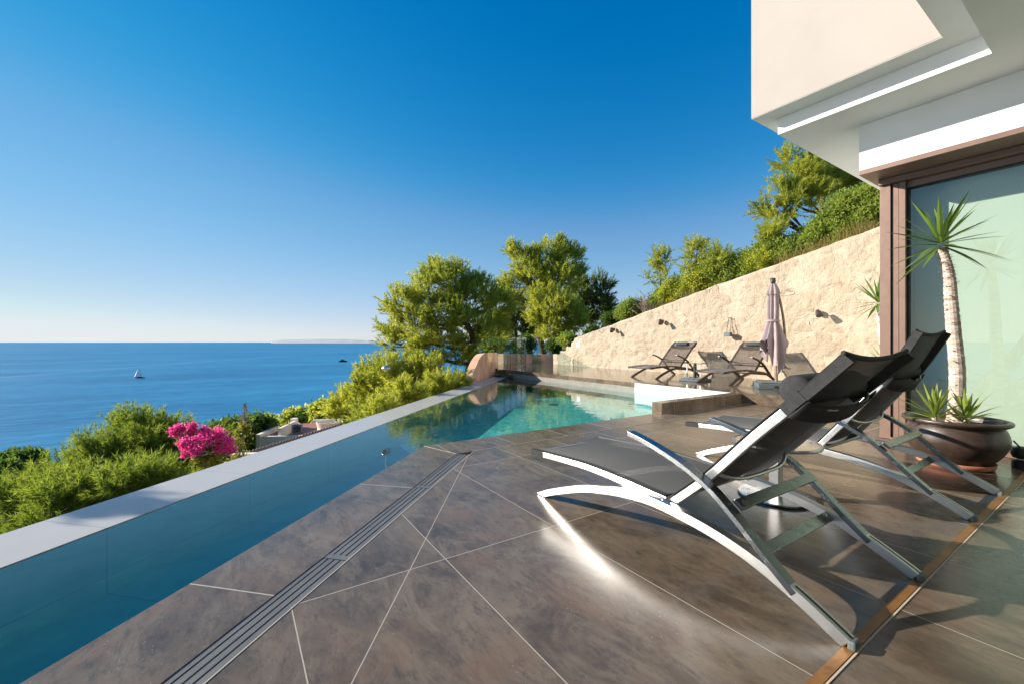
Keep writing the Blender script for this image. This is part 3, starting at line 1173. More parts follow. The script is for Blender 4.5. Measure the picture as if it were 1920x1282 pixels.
    for k in range(9):
        a = math.pi * k / 8
        prof.append((0.078 * math.sin(a) ** 0.35 if 0 < k < 8 else 0.0, -0.30 + 0.60 * k / 8 if 0 < k < 8 else (-0.305 if k == 0 else 0.305)))
    vs, fs = [], []
    n = 20
    prof = [(0.001, -0.315), (0.05, -0.314), (0.068, -0.308), (0.076, -0.29), (0.078, -0.1), (0.079, 0.1), (0.076, 0.29), (0.068, 0.308), (0.05, 0.314), (0.001, 0.315)]
    for r, x in prof:
        for j in range(n):
            a = 2 * math.pi * j / n
            vs.append((x * hx / 0.315, y + 0.008 + hr * r * math.cos(a), z + 0.035 + hr * r * math.sin(a) * 0.95))
    for i in range(len(prof) - 1):
        for j in range(n):
            a, c = i * n + j, i * n + (j + 1) % n
            fs.append((a, c, c + n, a + n))
    b.add(vs, fs)
    hd = b.build('headrest', cloth, root, smooth=True)
    rows = []
    for f in (hf - 0.045, hf + 0.05):
        y, z = backpt(f)
        r = []
        for k in range(13):
            u = -1 + 2 * k / 12
            e = 0.0 if abs(u) < 0.99 else 0.0
            sag = 0.055 * (1 - abs(u) ** 2.5) * (1.0 if f < hf else 0.8)
            r.append((u * (h - 0.026), y - 0.030 - sag * 0.7, z - 0.030 - sag * 0.72))
        rows.append(r)
    grid_sheet('strap', rows, cloth, hd)
    for s in (-1, 1):
        b = MB()
        y0, z0 = backpt(hf - 0.045)
        y1, z1 = backpt(hf + 0.05)
        b.bar([(y0 + 0.008, z0 + 0.008), (y1 + 0.008, z1 + 0.008)], 0.044, s * (h - 0.045) - 0.0185, s * (h - 0.045) + 0.0185)
        b.build('strap_loop', cloth, hd)
    return root


BACK2 = [(1.33, 0.262), (1.174, 0.465), (1.05, 0.64), (0.933, 0.805), (0.795, 1.068)]
l1 = make_lounger('nearest black mesh sun lounger on shiny curved metal rails, beside the drain', 'black mesh sun loungers on the dark tiles', M['black_sling'], M['steel'], M['black_cloth'], dark=M['anodised'])
l1.location = (2.05, YC, 0)
l2 = make_lounger('black mesh sun lounger with upright back between round table and big plant pot', 'black mesh sun loungers on the dark tiles', M['black_sling'], M['steel'], M['black_cloth'], BACK2, dark=M['anodised'])
l2.location = (3.83, YC + 0.02, 0)
BACK3 = [(1.263, 0.262), (1.10, 0.42), (0.90, 0.60), (0.74, 0.74), (0.60, 0.845)]
l3 = make_lounger('taupe mesh sun lounger with dark headrest against the stone wall, nearer the glass fence', 'taupe sun loungers by the stone wall', M['brown_sling'], M['dark_metal'], M['teal_cloth'], BACK3, hx=0.17, hf=0.80, hr=0.72)
l3.location = (8.98, 6.72, TZ)
l3.rotation_euler = (0, 0, math.radians(90))
l4 = copy_tree(l3)
l4['label'] = 'taupe mesh sun lounger standing next to the folded mauve parasol'
l4.location = (9.0, 4.95, TZ)
l4.rotation_euler = (0, 0, math.radians(88))


# round side table between the near loungers
tb = empty('side_table', (2.94, 1.36, 0), 0, 'round glass topped metal side table between the two black loungers', 'side table')
b = MB()
b.lathe([(0.235, 0.346), (0.235, 0.354)], 48)
b.build('table_top', M['table_glass'], tb)
b = MB()
b.lathe([(0.237, 0.338), (0.249, 0.338), (0.252, 0.347), (0.249, 0.358), (0.237, 0.358), (0.237, 0.338)], 48, cap=False)
b.build('table_rim', M['steel'], tb, smooth=False)
b = MB()
b.box(-0.03, 0.03, -0.03, 0.03, 0.022, 0.336)
b.box(-0.16, 0.16, -0.012, 0.012, 0.325, 0.337)
b.build('leg', M['steel'], tb, bevel=0.003)
b = MB()
b.lathe([(0.0, 0.0), (0.215, 0.0), (0.22, 0.008), (0.215, 0.016), (0.06, 0.022), (0.0, 0.022)], 48, cap=False)
b.build('base', M['anodised'], tb)

# small glass table between the far loungers
tb = empty('glass_table', (9.15, 5.95, TZ), 0, 'small glass table half hidden between the two taupe loungers', 'side table')
b = MB()
b.box(-0.2, 0.2, -0.2, 0.2, 0.35, 0.36)
b.build('table_top', M['table_glass'], tb)
for sx in (-1, 1):
    for sy in (-1, 1):
        b = MB()
        b.box(sx * 0.17 - 0.012, sx * 0.17 + 0.012, sy * 0.17 - 0.012, sy * 0.17 + 0.012, 0, 0.35)
        b.build('leg', M['steel'], tb)

# empty parasol stand
ps = empty('parasol_stand', (8.50, 5.60, TZ), math.radians(8), 'empty square parasol stand with short dark tube in front of the loungers', 'parasol stand')
b = MB()
b.box(-0.25, 0.25, -0.25, 0.25, 0.0, 0.05)
b.box(-0.2, 0.2, -0.2, 0.2, 0.05, 0.075)
b.build('base', M['grey_plastic'], ps, bevel=0.012)
b = MB()
b.lathe([(0.036, 0.07), (0.036, 0.36), (0.030, 0.365), (0.030, 0.39)], 16)
b.tube([(0.0, 0.03, 0.30), (0.0, 0.075, 0.30)], 0.012, 8)
b.build('tube', M['black_plastic'], ps)

# folded cantilever parasol
pz = at(1458, 720, 7.9)
px0, py0 = 8.45, 3.90
pr = empty('parasol', (px0, py0, TZ), 0, 'folded mauve cantilever parasol with curved mast on a grey weighted base', 'parasol')
b = MB()
b.box(-0.36, 0.36, -0.36, 0.36, 0.0, 0.02)
b.box(-0.34, 0.34, -0.34, 0.34, 0.02, 0.10)
b.box(-0.30, 0.30, -0.30, 0.30, 0.10, 0.125)
bs = b.build('base', M['grey_plastic'], pr, bevel=0.02)
bs.rotation_euler = (0, 0, math.radians(35))
b = MB()
b.box(-0.368, -0.34, -0.09, 0.09, 0.03, 0.075)
b.build('handle', M['black_plastic'], bs, bevel=0.004)
b = MB()
b.box(-0.09, 0.09, -0.368, -0.34, 0.03, 0.075)
b.build('handle', M['black_plastic'], bs, bevel=0.004)
rx, ry = RT[0], RT[1]


def side(u, z, d=0.0):  # u metres towards the picture's right at the parasol
    return (rx * u + FW[0] * d, ry * u + FW[1] * d, z)


b = MB()
b.tube([side(0.0, 0.1), side(0.0, 0.42)], 0.028, 12)
b.build('pole', plain('bronze_tube', (0.28, 0.20, 0.15), 0.4, 0.5), pr)
b = MB()
b.tube(smooth_pts([side(0.0, 0.40), side(0.10, 0.42), side(0.15, 0.55), side(0.165, 0.80), side(0.155, 1.05), side(0.12, 1.35), side(0.06, 1.65), side(-0.03, 1.92), side(-0.10, 2.03)], 6), 0.021, 10)
b.build('mast', plain('bronze_mast', (0.16, 0.115, 0.085), 0.35, 0.6), pr)
b = MB()
b.tube([side(0.09, 0.40, -0.03), side(0.13, 0.40, -0.07)], 0.032, 10)
b.tube([side(0.13, 0.40, -0.07), side(0.16, 0.36, -0.09), side(0.17, 0.37, -0.13)], 0.010, 6)
b.build('crank', M['black_plastic'], pr)
b = MB()
b.lathe([(0.02, 2.04), (0.04, 2.03), (0.045, 1.97), (0.03, 1.94), (0.02, 1.92)], 12, side(-0.06, 0))
b.build('hub', M['black_plastic'], pr)
prof = [(0.045, 1.93), (0.07, 1.88), (0.10, 1.80), (0.115, 1.74), (0.085, 1.70), (0.095, 1.62), (0.10, 1.45), (0.098, 1.34), (0.085, 1.24), (0.098, 1.20), (0.135, 1.08), (0.155, 0.97), (0.175, 0.87), (0.185, 0.79), (0.195, 0.72)]
vs, fs = [], []
n = 72
cx_, cy_, _ = side(-0.06, 0)
pr_s = smooth_pts(prof, 3)
for i, (r, z) in enumerate(pr_s):
    f = i / (len(pr_s) - 1)
    for j in range(n):
        a = 2 * math.pi * j / n
        fold = math.cos(8 * a + 0.6 * math.sin(z * 3)) * (0.16 + 0.20 * f) + 0.10 * math.cos(16 * a + 2 * f) * f + 0.08 * math.sin(3 * a + 4 * f)
        rr = r * 0.88 * (1 + fold)
        zz = z
        if f > 0.8:
            zz += (f - 0.8) / 0.2 * (0.13 * math.cos(a * 2 + 0.7) + 0.10 * math.cos(8 * a) - 0.02 - (0.22 if math.cos(a - 3.9) > 0.75 else 0.0))
        vs.append((cx_ + rr * math.cos(a), cy_ + rr * math.sin(a), zz))
for i in range(len(pr_s) - 1):
    for j in range(n):
        a, c = i * n + j, i * n + (j + 1) % n
        fs.append((a, c, c + n, a + n))
b = MB()
b.add(vs, fs)
b.build('canopy', M['mauve_cloth'], pr, smooth=True)
b = MB()
b.lathe([(0.093, 1.262), (0.112, 1.262), (0.112, 1.225), (0.093, 1.225)], 24, (cx_, cy_, 0), cap=False)
b.build('tie_band', M['mauve_cloth'], pr)


# ------------------------------------------------------------------ wall lamps
def wall_spot(px, py, label, group='lamps on the rubble stone wall'):
    y = None
    d = (FW[0] + RT[0] * (px - 960) / FPX, FW[1] + RT[1] * (px - 960) / FPX)
    t_ = (WALLX - 0.02) / d[0]
    y = d[1] * t_
    z = EYE - (py - 640) / FPX * t_
    return empty('wall_lamp', (WALLX, y, z), 0, label, 'wall lamp', group)


for px, py, lb in ((1150, 617, 'small dark spotlight low on the stone wall, nearest the glass fence'), (1241, 602, 'small dark spotlight on the stone wall above the left taupe lounger'), (1534, 586, 'dark round spotlight on the stone wall right of the parasol')):
    r = wall_spot(px, py, lb)
    b = MB()
    b.box(-0.07, 0.03, -0.035, 0.035, -0.05, 0.05)
    b.build('back_plate', M['dark_metal'], r, bevel=0.006)
    b = MB()
    b.tube([(-0.06, 0, 0.0), (-0.12, -0.02, 0.03), (-0.15, -0.05, 0.0)], 0.010, 8)
    b.build('arm', M['dark_metal'], r)
    b = MB()
    b.tube([(-0.13, -0.03, 0.04), (-0.155, -0.055, 0.0), (-0.19, -0.09, -0.07)], [0.035, 0.05, 0.062], 14)
    b.build('lamp_head', M['dark_metal'], r, smooth=False)
r = wall_spot(1367, 626, 'grey box lantern hanging by wires from the stone wall')
b = MB()
b.box(-0.14, -0.02, -0.09, 0.07, -0.05, 0.05)
b.build('lamp_head', M['grey_plastic'], r, bevel=0.01)
b = MB()
b.tube([(-0.06, -0.05, 0.05), (0.03, -0.03, 0.42)], 0.006, 6)
b.tube([(-0.06, 0.04, 0.05), (0.03, 0.03, 0.42)], 0.006, 6)
b.tube([(0.01, -0.03, 0.40), (0.01, 0.05, 0.40)], 0.007, 6)
b.build('bracket', M['dark_metal'], r)
r = wall_spot(1081, 645, 'small white square light at the low far end of the stone wall')
b = MB()
b.box(0.0, 0.10, -0.09, 0.09, -0.09, 0.09)
b.build('diffuser', M['lamp_white'], r, bevel=0.01)
b = MB()
b.box(0.03, 0.11, -0.10, 0.10, -0.10, 0.10)
b.build('housing', M['grey_plastic'], r)
r.location.x += 0.06

# small dish lamp hanging from a cable strung beyond the ledge
gp = at(724, 656, 6.6)
gl_ = empty('hanging_lamp', gp, 0, 'small silver dish lamp hanging from a thin cable beyond the pool ledge', 'garden lamp')
dz = -30 / FPX * 6.6
b = MB()
b.tube([(0, 0, 0), (0, 0, dz)], 0.004, 8)
b.build('rod', M['lamp_white'], gl_)
b = MB()
b.lathe([(0.070, dz - 0.04), (0.064, dz - 0.01), (0.035, dz + 0.015), (0.012, dz + 0.025)], 20)
b.build('lamp_shade', M['steel'], gl_, smooth=True)
b = MB()
b.lathe([(0.004, dz - 0.03), (0.020, dz - 0.045), (0.015, dz - 0.06), (0.004, dz - 0.066)], 14)
b.build('bulb', M['lamp_white'], gl_)
b = MB()
e0, e1 = at(946, 632, 12.1), gp
pts = []
for k in range(25):
    u = k / 24
    q = e0.lerp(e1, u)
    q.z -= 0.08 * math.sin(math.pi * u)
    pts.append(q - gp)
b.tube(pts, 0.0025, 5)
o = b.build('overhead_cable', M['grey_plastic'])
o.location = gp
setp(o, 'thin cable running from the glass fence to the hanging dish lamp', 'cable')

# black ground lamp at the right edge
gp = at(1912, 872, 2.62)
bl = empty('ground_lamp', (gp.x, gp.y, 0), 0, 'black round ground spotlight on the tiles right of the big pot', 'ground lamp')
bl.location = (*(at(1914, 872, 3.36).xy), 0)
b = MB()
b.lathe([(0.05, 0.0), (0.05, 0.06), (0.035, 0.07)], 20)
b.build('base', M['black_plastic'], bl)
b = MB()
b.lathe([(0.01, 0.075), (0.045, 0.085), (0.058, 0.12), (0.05, 0.155), (0.02, 0.175)], 20)
b.tube([(0.0, 0.0, 0.16), (-0.06, 0.03, 0.22)], 0.006, 6)
b.build('lamp_head', M['black_plastic'], bl, smooth=True)

# ------------------------------------------------------------------ pot and yuccas
PX, PY = 4.94, 0.90
pt = empty('plant_pot', (PX - 0.03, PY + 0.01, 0), 0, 'large dark glazed round pot holding the tall yucca by the window', 'plant pot')
b = MB()
b.lathe(smooth_pts([(0.19, 0.022), (0.21, 0.05), (0.265, 0.12), (0.298, 0.19), (0.304, 0.245), (0.292, 0.30), (0.272, 0.335)], 4), 56)
b.build('pot_body', M['pot'], pt, smooth=True)
b = MB()
b.lathe([(0.272, 0.334), (0.300, 0.346), (0.318, 0.358), (0.322, 0.372), (0.316, 0.384), (0.300, 0.386), (0.282, 0.376), (0.274, 0.345), (0.272, 0.30)], 56, cap=False)
b.build('rim', M['pot'], pt, smooth=True)
b = MB()
b.lathe([(0.0, 0.345), (0.2, 0.343), (0.274, 0.335)], 40, cap=False)
b.build('soil', M['soil'], pt)
b = MB()
b.lathe([(0.0, 0.004), (0.20, 0.0), (0.225, 0.014), (0.236, 0.05), (0.228, 0.05), (0.217, 0.020), (0.0, 0.018)], 48, cap=False)
b.build('saucer', M['saucer'], pt, smooth=True)


def blade_leaf(mb, base, d, L, wdt, droop, fold=0.25, n=7):
    """A sword leaf: folded strip that tapers to a point."""
    d = Vector(d).normalized()
    p = Vector(base)
    sd_ = d.cross(Vector((0, 0, 1)))
    if sd_.length < 0.05: sd_ = Vector((1, 0, 0))
    sd_.normalize()
    vs, fs = [], []
    for i in range(n + 1):
        f = i / n
        wd_ = wdt * (0.55 + 0.9 * f if f < 0.35 else 0.865 * (1 - ((f - 0.35) / 0.65) ** 1.6) + 0.01)
        up = sd_.cross(d).normalized()
        vs += [p - sd_ * wd_ + up * wd_ * fold, p, p + sd_ * wd_ + up * wd_ * fold]
        d = (d + Vector((0, 0, -droop / n))).normalized()
        p = p + d * (L / n)
    for i in range(n):
        a = i * 3
        fs += [(a, a + 1, a + 4, a + 3), (a + 1, a + 2, a + 5, a + 4)]
    mb.add(vs, fs)


def rosette(mb, c, n, L, wdt, seed, el0=-35, el1=85, droop=0.25, up=1.0):
    r = random.Random(seed)
    for i in range(n):
        f = (i + 0.5) / n
        el = math.radians(el0 + (el1 - el0) * f + r.uniform(-7, 7))
        az = i * 2.39996 + r.uniform(-0.3, 0.3)
        d = (math.cos(el) * math.cos(az), math.cos(el) * math.sin(az), math.sin(el))
        blade_leaf(mb, Vector(c) + Vector(d) * 0.02 + Vector((0, 0, 0.05 * f)), d, L * r.uniform(0.75, 1.1) * (0.75 if f > 0.85 else 1), wdt * r.uniform(0.8, 1.15), droop * (1.2 - f) * r.uniform(0.5, 1.5))


def yucca(x, y, z0, trunk_pts, crown, n, L, wdt, seed, label, r0=0.062, dead=True):
    root = empty('yucca', (x, y, z0), 0, label, 'yucca')
    pts = smooth_pts(trunk_pts, 14)
    b = MB()
    rs = []
    for i, p in enumerate(pts):
        f = i / (len(pts) - 1)
        rs.append(r0 * (1.25 - 0.55 * f + (0.25 * (0.08 - f) / 0.08 if f < 0.08 else 0)) * (1 + 0.03 * math.sin(i * 2.1) + 0.07 * mnoise.noise((i * 0.7, seed, 0))))
    b.tube(pts, rs, 14)
    rr = random.Random(seed + 5)
    for i in range(4, len(pts) - 2):        # leaf scars
        for k in range(3):
            a = rr.uniform(0, 6.28)
            dd = Vector((math.cos(a), math.sin(a), rr.uniform(-0.2, 0.7)))
            q = Vector(pts[i]) + Vector((dd.x, dd.y, 0)) * rs[i] * 0.95
            blade_leaf(b, q, dd, rr.uniform(0.012, 0.03), 0.012, 0.2, 0.1, 2)
    b.build('trunk', M['yucca_bark'], root, smooth=False)
    b = MB()
    rosette(b, crown, n, L, wdt, seed)
    b.build('crown', M['yucca_leaf'], root)
    return root


def rel(px, py, D, o): return tuple(at(px, py, D) - Vector(o))


O = (PX + 0.02, PY + 0.01, 0.33)
yucca(*O, [(0.0, 0.0, 0.0), rel(1795, 700, 3.46, O), rel(1788, 620, 3.46, O), rel(1783, 560, 3.46, O), rel(1780, 520, 3.46, O), rel(1772, 485, 3.46, O), rel(1763, 464, 3.46, O)],
      rel(1763, 462, 3.46, O), 46, 0.385, 0.021, 11, 'tall potted yucca with bare pale trunk and crown of sword leaves', 0.043)


def young(px, py, D, n, L, seed, label):
    p = at(px, py, D)
    root = empty('young_yucca', p, 0, label, 'young yucca', 'young yuccas at the foot of the tall yucca')
    b = MB()
    rosette(b, (0, 0, 0), n, L, 0.018, seed, 5, 85, 0.15)
    b.build('leaf_rosette', M['yucca_young'], root)
    b = MB()
    b.tube([(0, 0, -0.06), (0, 0, 0.02)], [0.02, 0.016], 8)
    b.build('stem', M['yucca_bark'], root)


young(1752, 785, 3.40, 30, 0.27, 3, 'wide young yucca rosette at the left side of the pot')
young(1812, 790, 3.32, 24, 0.23, 4, 'smaller young yucca rosette in front of the tall trunk')

# a second potted yucca standing round the corner of the house
O = (7.75, 2.15, TZ)
p2 = empty('plant_pot', (7.75, 2.15, TZ), 0, 'pot mostly hidden behind the window post with a yucca in it', 'plant pot')
b = MB()
b.lathe(smooth_pts([(0.16, 0.0), (0.22, 0.1), (0.25, 0.22), (0.24, 0.32)], 4), 32)
b.build('pot_body', M['pot'], p2, smooth=True)
b = MB()
b.lathe([(0.24, 0.315), (0.27, 0.325), (0.27, 0.35), (0.24, 0.35), (0.22, 0.32)], 32, cap=False)
b.build('rim', M['pot'], p2, smooth=True)
yucca(7.75, 2.15, TZ + 0.3, [(0, 0, 0), (0.02, 0, 0.4), (0.0, 0.03, 0.8), (-0.02, 0.05, 1.06)], (-0.02, 0.05, 1.08), 40, 0.42, 0.022, 21, 'yucca with leaf tips showing left of the brown window post', 0.045)
young_p = (7.78, 2.12, TZ + 0.36)
root = empty('young_yucca', young_p, 0, 'short yucca rosette peeping out low beside the brown window post', 'young yucca')
b = MB()
rosette(b, (0, 0, 0.12), 26, 0.36, 0.02, 9, 5, 80, 0.2)
b.build('leaf_rosette', M['yucca_young'], root)
b = MB()
b.tube([(0, 0, -0.06), (0, 0, 0.13)], [0.03, 0.02], 8)
b.build('stem', M['yucca_bark'], root)


# ------------------------------------------------------------------ foliage
def tris_mesh(name, V, quad=False):
    """V: (N, k, 3) array of separate triangles or quads."""
    k = V.shape[1]
    n = V.shape[0]
    me = bpy.data.meshes.new(name)
    me.vertices.add(n * k)
    me.vertices.foreach_set('co', V.reshape(-1).astype(np.float32))
    me.loops.add(n * k)
    me.loops.foreach_set('vertex_index', np.arange(n * k, dtype=np.int32))
    me.polygons.add(n)
    me.polygons.foreach_set('loop_start', np.arange(0, n * k, k, dtype=np.int32))
    me.update(calc_edges=True)
    return me


def unit(a): return a / np.maximum(np.linalg.norm(a, axis=-1, keepdims=True), 1e-9)


def sph(n):
    v = rng.normal(size=(n, 3))
    return unit(v)


def tufts(clumps, dens, flat=0.8, lump=0.38, inner=0.15):
    """Tuft positions and axes over lumpy clumps. clumps: (centre, radius)."""
    P, A = [], []
    for c, r in clumps:
        c = np.array(c, float)
        nl = max(10, int(26 * min(1.6, (r / 0.5) ** 0.6)))
        d = sph(nl)
        d[:, 2] = d[:, 2] * flat + 0.12
        sub = c + d * (r * rng.uniform(0.45, 0.86, (nl, 1)))
        sr = r * lump * rng.uniform(0.6, 1.2, nl)
        for s, q in zip(sub, sr):
            m = max(6, int(dens * 4 * math.pi * q * q))
            e = sph(m)
            rad = q * np.where(rng.random(m) < inner, rng.uniform(0.1, 0.8, m), rng.uniform(0.8, 1.05, m))
            p = s + e * rad[:, None] * np.array([1, 1, 0.85])
            P.append(p)
            A.append(unit(e * 0.9 + unit(p - c) * 0.7 + np.array([0, 0, 0.35])))
    return np.concatenate(P), np.concatenate(A)


def shoots(clumps, ls, cover=1.0, nt=7, flat=0.8):
    """Feathery pine shoots: short upward bent twigs, needles set all along them."""
    P, A = [], []
    for c, r in clumps:
        c = np.array(c, float)
        m = max(14, int(cover * 0.85 * 4 * math.pi * r * r / (ls * ls)))
        e = sph(m)
        e[:, 2] = e[:, 2] * flat + 0.10
        # shoots stand together in bunches with gaps between them
        nb_ = max(5, m // 9)
        cen = unit(sph(nb_) + np.array([0, 0, 0.15]))
        pick = rng.integers(0, nb_, m)
        e = unit(cen[pick] * 1.0 + e * 0.42) * np.array([1, 1, flat])
        rad = r * rng.uniform(0.35, 1.0, m) ** 0.55 * (0.78 + 0.34 * rng.random(nb_)[pick])
        o = c + e * rad[:, None]
        d = unit(e * 0.9 + np.array([0, 0, 0.55]) + rng.normal(size=(m, 3)) * 0.35)
        ln = ls * rng.uniform(0.6, 1.25, m)
        tt = np.linspace(-0.15, 1.0, nt)
        p = o[:, None, :] + d[:, None, :] * (ln[:, None] * tt[None])[:, :, None]
        p[:, :, 2] += 0.12 * ls * (tt[None] ** 2)
        a = np.repeat(d[:, None, :], nt, 1) + rng.normal(size=(m, nt, 3)) * 0.25
        P.append(p.reshape(-1, 3))
        A.append(unit(a.reshape(-1, 3)))
    return np.concatenate(P), np.concatenate(A)


def needles(P, A, nb, L, wdt, spread=0.75):
    n = len(P)
    base = np.repeat(P, nb, 0)
    ax = np.repeat(A, nb, 0)
    d = unit(ax + rng.normal(size=(n * nb, 3)) * spread * 0.62)
    s = unit(np.cross(d, rng.normal(size=(n * nb, 3))))
    ln = (L * rng.uniform(0.6, 1.15, n * nb))[:, None]
    b0 = base + ax * (rng.uniform(0, 0.6, n * nb)[:, None]) * L * 0.6
    V = np.stack([b0 - s * wdt * 0.5, b0 + s * wdt * 0.5, b0 + d * ln], 1)
    return V


def leaves(P, A, nb, L, wdt, spread=1.0):
    n = len(P) * nb
    base = np.repeat(P, nb, 0) + rng.normal(size=(n, 3)) * L * 0.7
    ax = np.repeat(A, nb, 0)
    d = unit(ax * 0.5 + rng.normal(size=(n, 3)) * spread * 0.6)
    s = unit(np.cross(d, rng.normal(size=(n, 3))))
    ln = (L * rng.uniform(0.6, 1.2, n))[:, None]
    V = np.stack([base, base + d * ln * 0.5 - s * wdt * 0.5, base + d * ln, base + d * ln * 0.5 + s * wdt * 0.5], 1)
    return V


def limbs(trunk, rad, clumps, seed, fan=2, twig_r=0.35):
    """Trunk along a polyline, a bent limb to every clump and a few side twigs inside it."""
    r = random.Random(seed)
    b = MB()
    T = smooth_pts(trunk, 6)
    n = len(T)
    b.tube(T, [rad * (1.15 - 0.8 * i / (n - 1)) for i in range(n)], 9)
    for c, cr in clumps:
        c = Vector(c)
        best = min(range(n // 4, n), key=lambda i: (Vector(T[i]) - c).length + max(0, T[i][2] - c.z + 0.25 * (Vector(T[i]) - c).length) * 1.6)
        a = Vector(T[best])
        mid = a.lerp(c, 0.5) + Vector((r.uniform(-.15, .15), r.uniform(-.15, .15), -0.12 * (c - a).length * r.uniform(0.2, 1.2)))
        pts = smooth_pts([a, mid, c], 5)
        lr = min(rad * 0.55, 0.02 + 0.022 * (c - a).length)
        b.tube(pts, [lr * (1 - 0.7 * i / (len(pts) - 1)) for i in range(len(pts))], 6)
        for k in range(fan + 2):
            u = r.uniform(0.5, 1.0)
            p = Vector(pts[int(u * (len(pts) - 1))])
            e = c + Vector((r.gauss(0, 1), r.gauss(0, 1), r.gauss(0, 0.7))).normalized() * cr * 0.85
            m2 = p.lerp(e, 0.5) + Vector((0, 0, -0.06))
            b.tube([p, m2, e], [lr * 0.35, lr * 0.25, lr * 0.1], 5, cap=False)
    return b


def plant_tree(name, label, cat, base, trunk_px, rad, clumps, mat, kind='pine', dens=55, nb=8, L=0.16, wdt=0.018, group=None, seed=1, flat=0.8, bark='bark', lump=0.30, cover=3.4):
    """base: point on the ground; trunk: list of points; clumps: (centre, radius)."""
    base = Vector(base)
    root = empty(name, base, 0, label, cat, group)
    cl = [(tuple(Vector(c) - base), r) for c, r in clumps]
    tk = [tuple(Vector(p) - base) for p in trunk_px]
    limbs(tk, rad, cl, seed).build('trunk', M[bark], root, smooth=True)
    P, A = shoots(cl, 2.1 * L, cover, 7, flat) if kind == 'pine' else tufts(cl, dens, flat, lump)
    V = needles(P, A, nb, L, wdt) if kind == 'pine' else leaves(P, A, nb, L, wdt)
    link('crown', tris_mesh('crown', V), mat, root)
    return root


def C(px, py, rpx, D):
    return (tuple(at(px, py, D)), rpx / FPX * D)


def DW(px, x=10.95):
    return x / (FW[0] + RT[0] * (px - 960) / FPX)


def gnd(px, D, dz=-0.3):
    p = at(px, 640, D)
    return (p.x, p.y, ground_z(p.x, p.y) + dz)


# the two big pines beyond the far pool corner
D = 27.0
cl = [C(845, 532, 40, D + .6), C(800, 545, 40, D), C(752, 572, 34, D - .4), C(893, 556, 38, D + .8), C(930, 570, 34, D + 1.2), C(835, 590, 42, D - .9), C(785, 612, 40, D - .8), C(738, 640, 26, D),
      C(880, 618, 42, D - 1.0), C(805, 655, 38, D - .9), C(858, 662, 32, D - .6), C(926, 628, 38, D + .9), C(762, 668, 28, D - .3), C(735, 610, 24, D + .5), C(870, 570, 36, D - .3), C(820, 515, 24, D + .8), C(905, 660, 30, D + 1.3)]
g = gnd(872, D)
plant_tree('pine_tree', 'broad leaning pine in front, its low crown hanging over the sea view beside the pool', 'pine tree', g,
           [g, tuple(at(868, 735, D)), tuple(at(880, 690, D)), tuple(at(888, 640, D)), tuple(at(868, 590, D)), tuple(at(850, 545, D))], 0.30, cl, M['needle'], dens=27.0, L=0.255, wdt=0.0300, seed=1, group='pines beyond the pool')
D = 35.0
cl = [C(985, 492, 32, D), C(1028, 488, 36, D), C(1066, 486, 27, D + .5), C(998, 522, 32, D - .5), C(1048, 528, 38, D - .6), C(972, 470, 18, D), C(1046, 468, 18, D),
      C(1010, 545, 30, D), C(1075, 520, 26, D + .3), C(960, 535, 20, D + .4), C(955, 560, 24, D + .8)]
g = gnd(1010, D)
plant_tree('pine_tree', 'tallest pine with rounded yellow green top standing behind the glass fence', 'pine tree', g,
           [g, tuple(at(1020, 680, D)), tuple(at(1012, 620, D)), tuple(at(1022, 560, D)), tuple(at(1025, 500, D))], 0.32, cl, M['needle'], dens=22.6, L=0.300, wdt=0.0360, seed=2, group='pines beyond the pool')
D = 31.0
cl = [C(1040, 582, 40, D), C(1022, 560, 24, D), C(1062, 598, 34, D), C(1030, 610, 32, D), C(1012, 590, 22, D + .3), C(1050, 625, 28, D)]
g = gnd(1040, D)
plant_tree('pine_tree', 'bushy bright pine in front of the tallest one, low over the stone steps', 'pine tree', g,
           [g, tuple(at(1042, 670, D)), tuple(at(1040, 620, D)), tuple(at(1038, 580, D))], 0.2, cl, M['needle'], dens=25.2, L=0.255, wdt=0.0315, seed=3, group='pines beyond the pool')
D = 40.0
cl = [C(1092, 552, 30, D), C(1122, 545, 24, D), C(1110, 580, 30, D), C(1132, 575, 16, D), C(1085, 590, 26, D), C(1118, 608, 24, D), C(1135, 548, 12, D)]
g = gnd(1105, D)
plant_tree('pine_tree', 'dark pine right of the tallest one, close to the stone wall top', 'pine tree', g,
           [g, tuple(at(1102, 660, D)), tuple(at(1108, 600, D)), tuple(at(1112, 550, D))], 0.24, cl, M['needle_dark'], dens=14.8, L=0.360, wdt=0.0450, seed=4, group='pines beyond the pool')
D = 38.0
cl = [C(955, 600, 30, D), C(985, 585, 26, D), C(968, 632, 30, D), C(925, 605, 26, D), C(1000, 620, 26, D), C(938, 640, 26, D)]
g = gnd(965, D)
plant_tree('pine_tree', 'dark shaded pine filling the gap between the two big pines', 'pine tree', g,
           [g, tuple(at(962, 690, D)), tuple(at(968, 630, D)), tuple(at(962, 590, D))], 0.22, cl, M['needle_dark'], dens=13.9, L=0.360, wdt=0.0450, seed=5, group='pines beyond the pool')

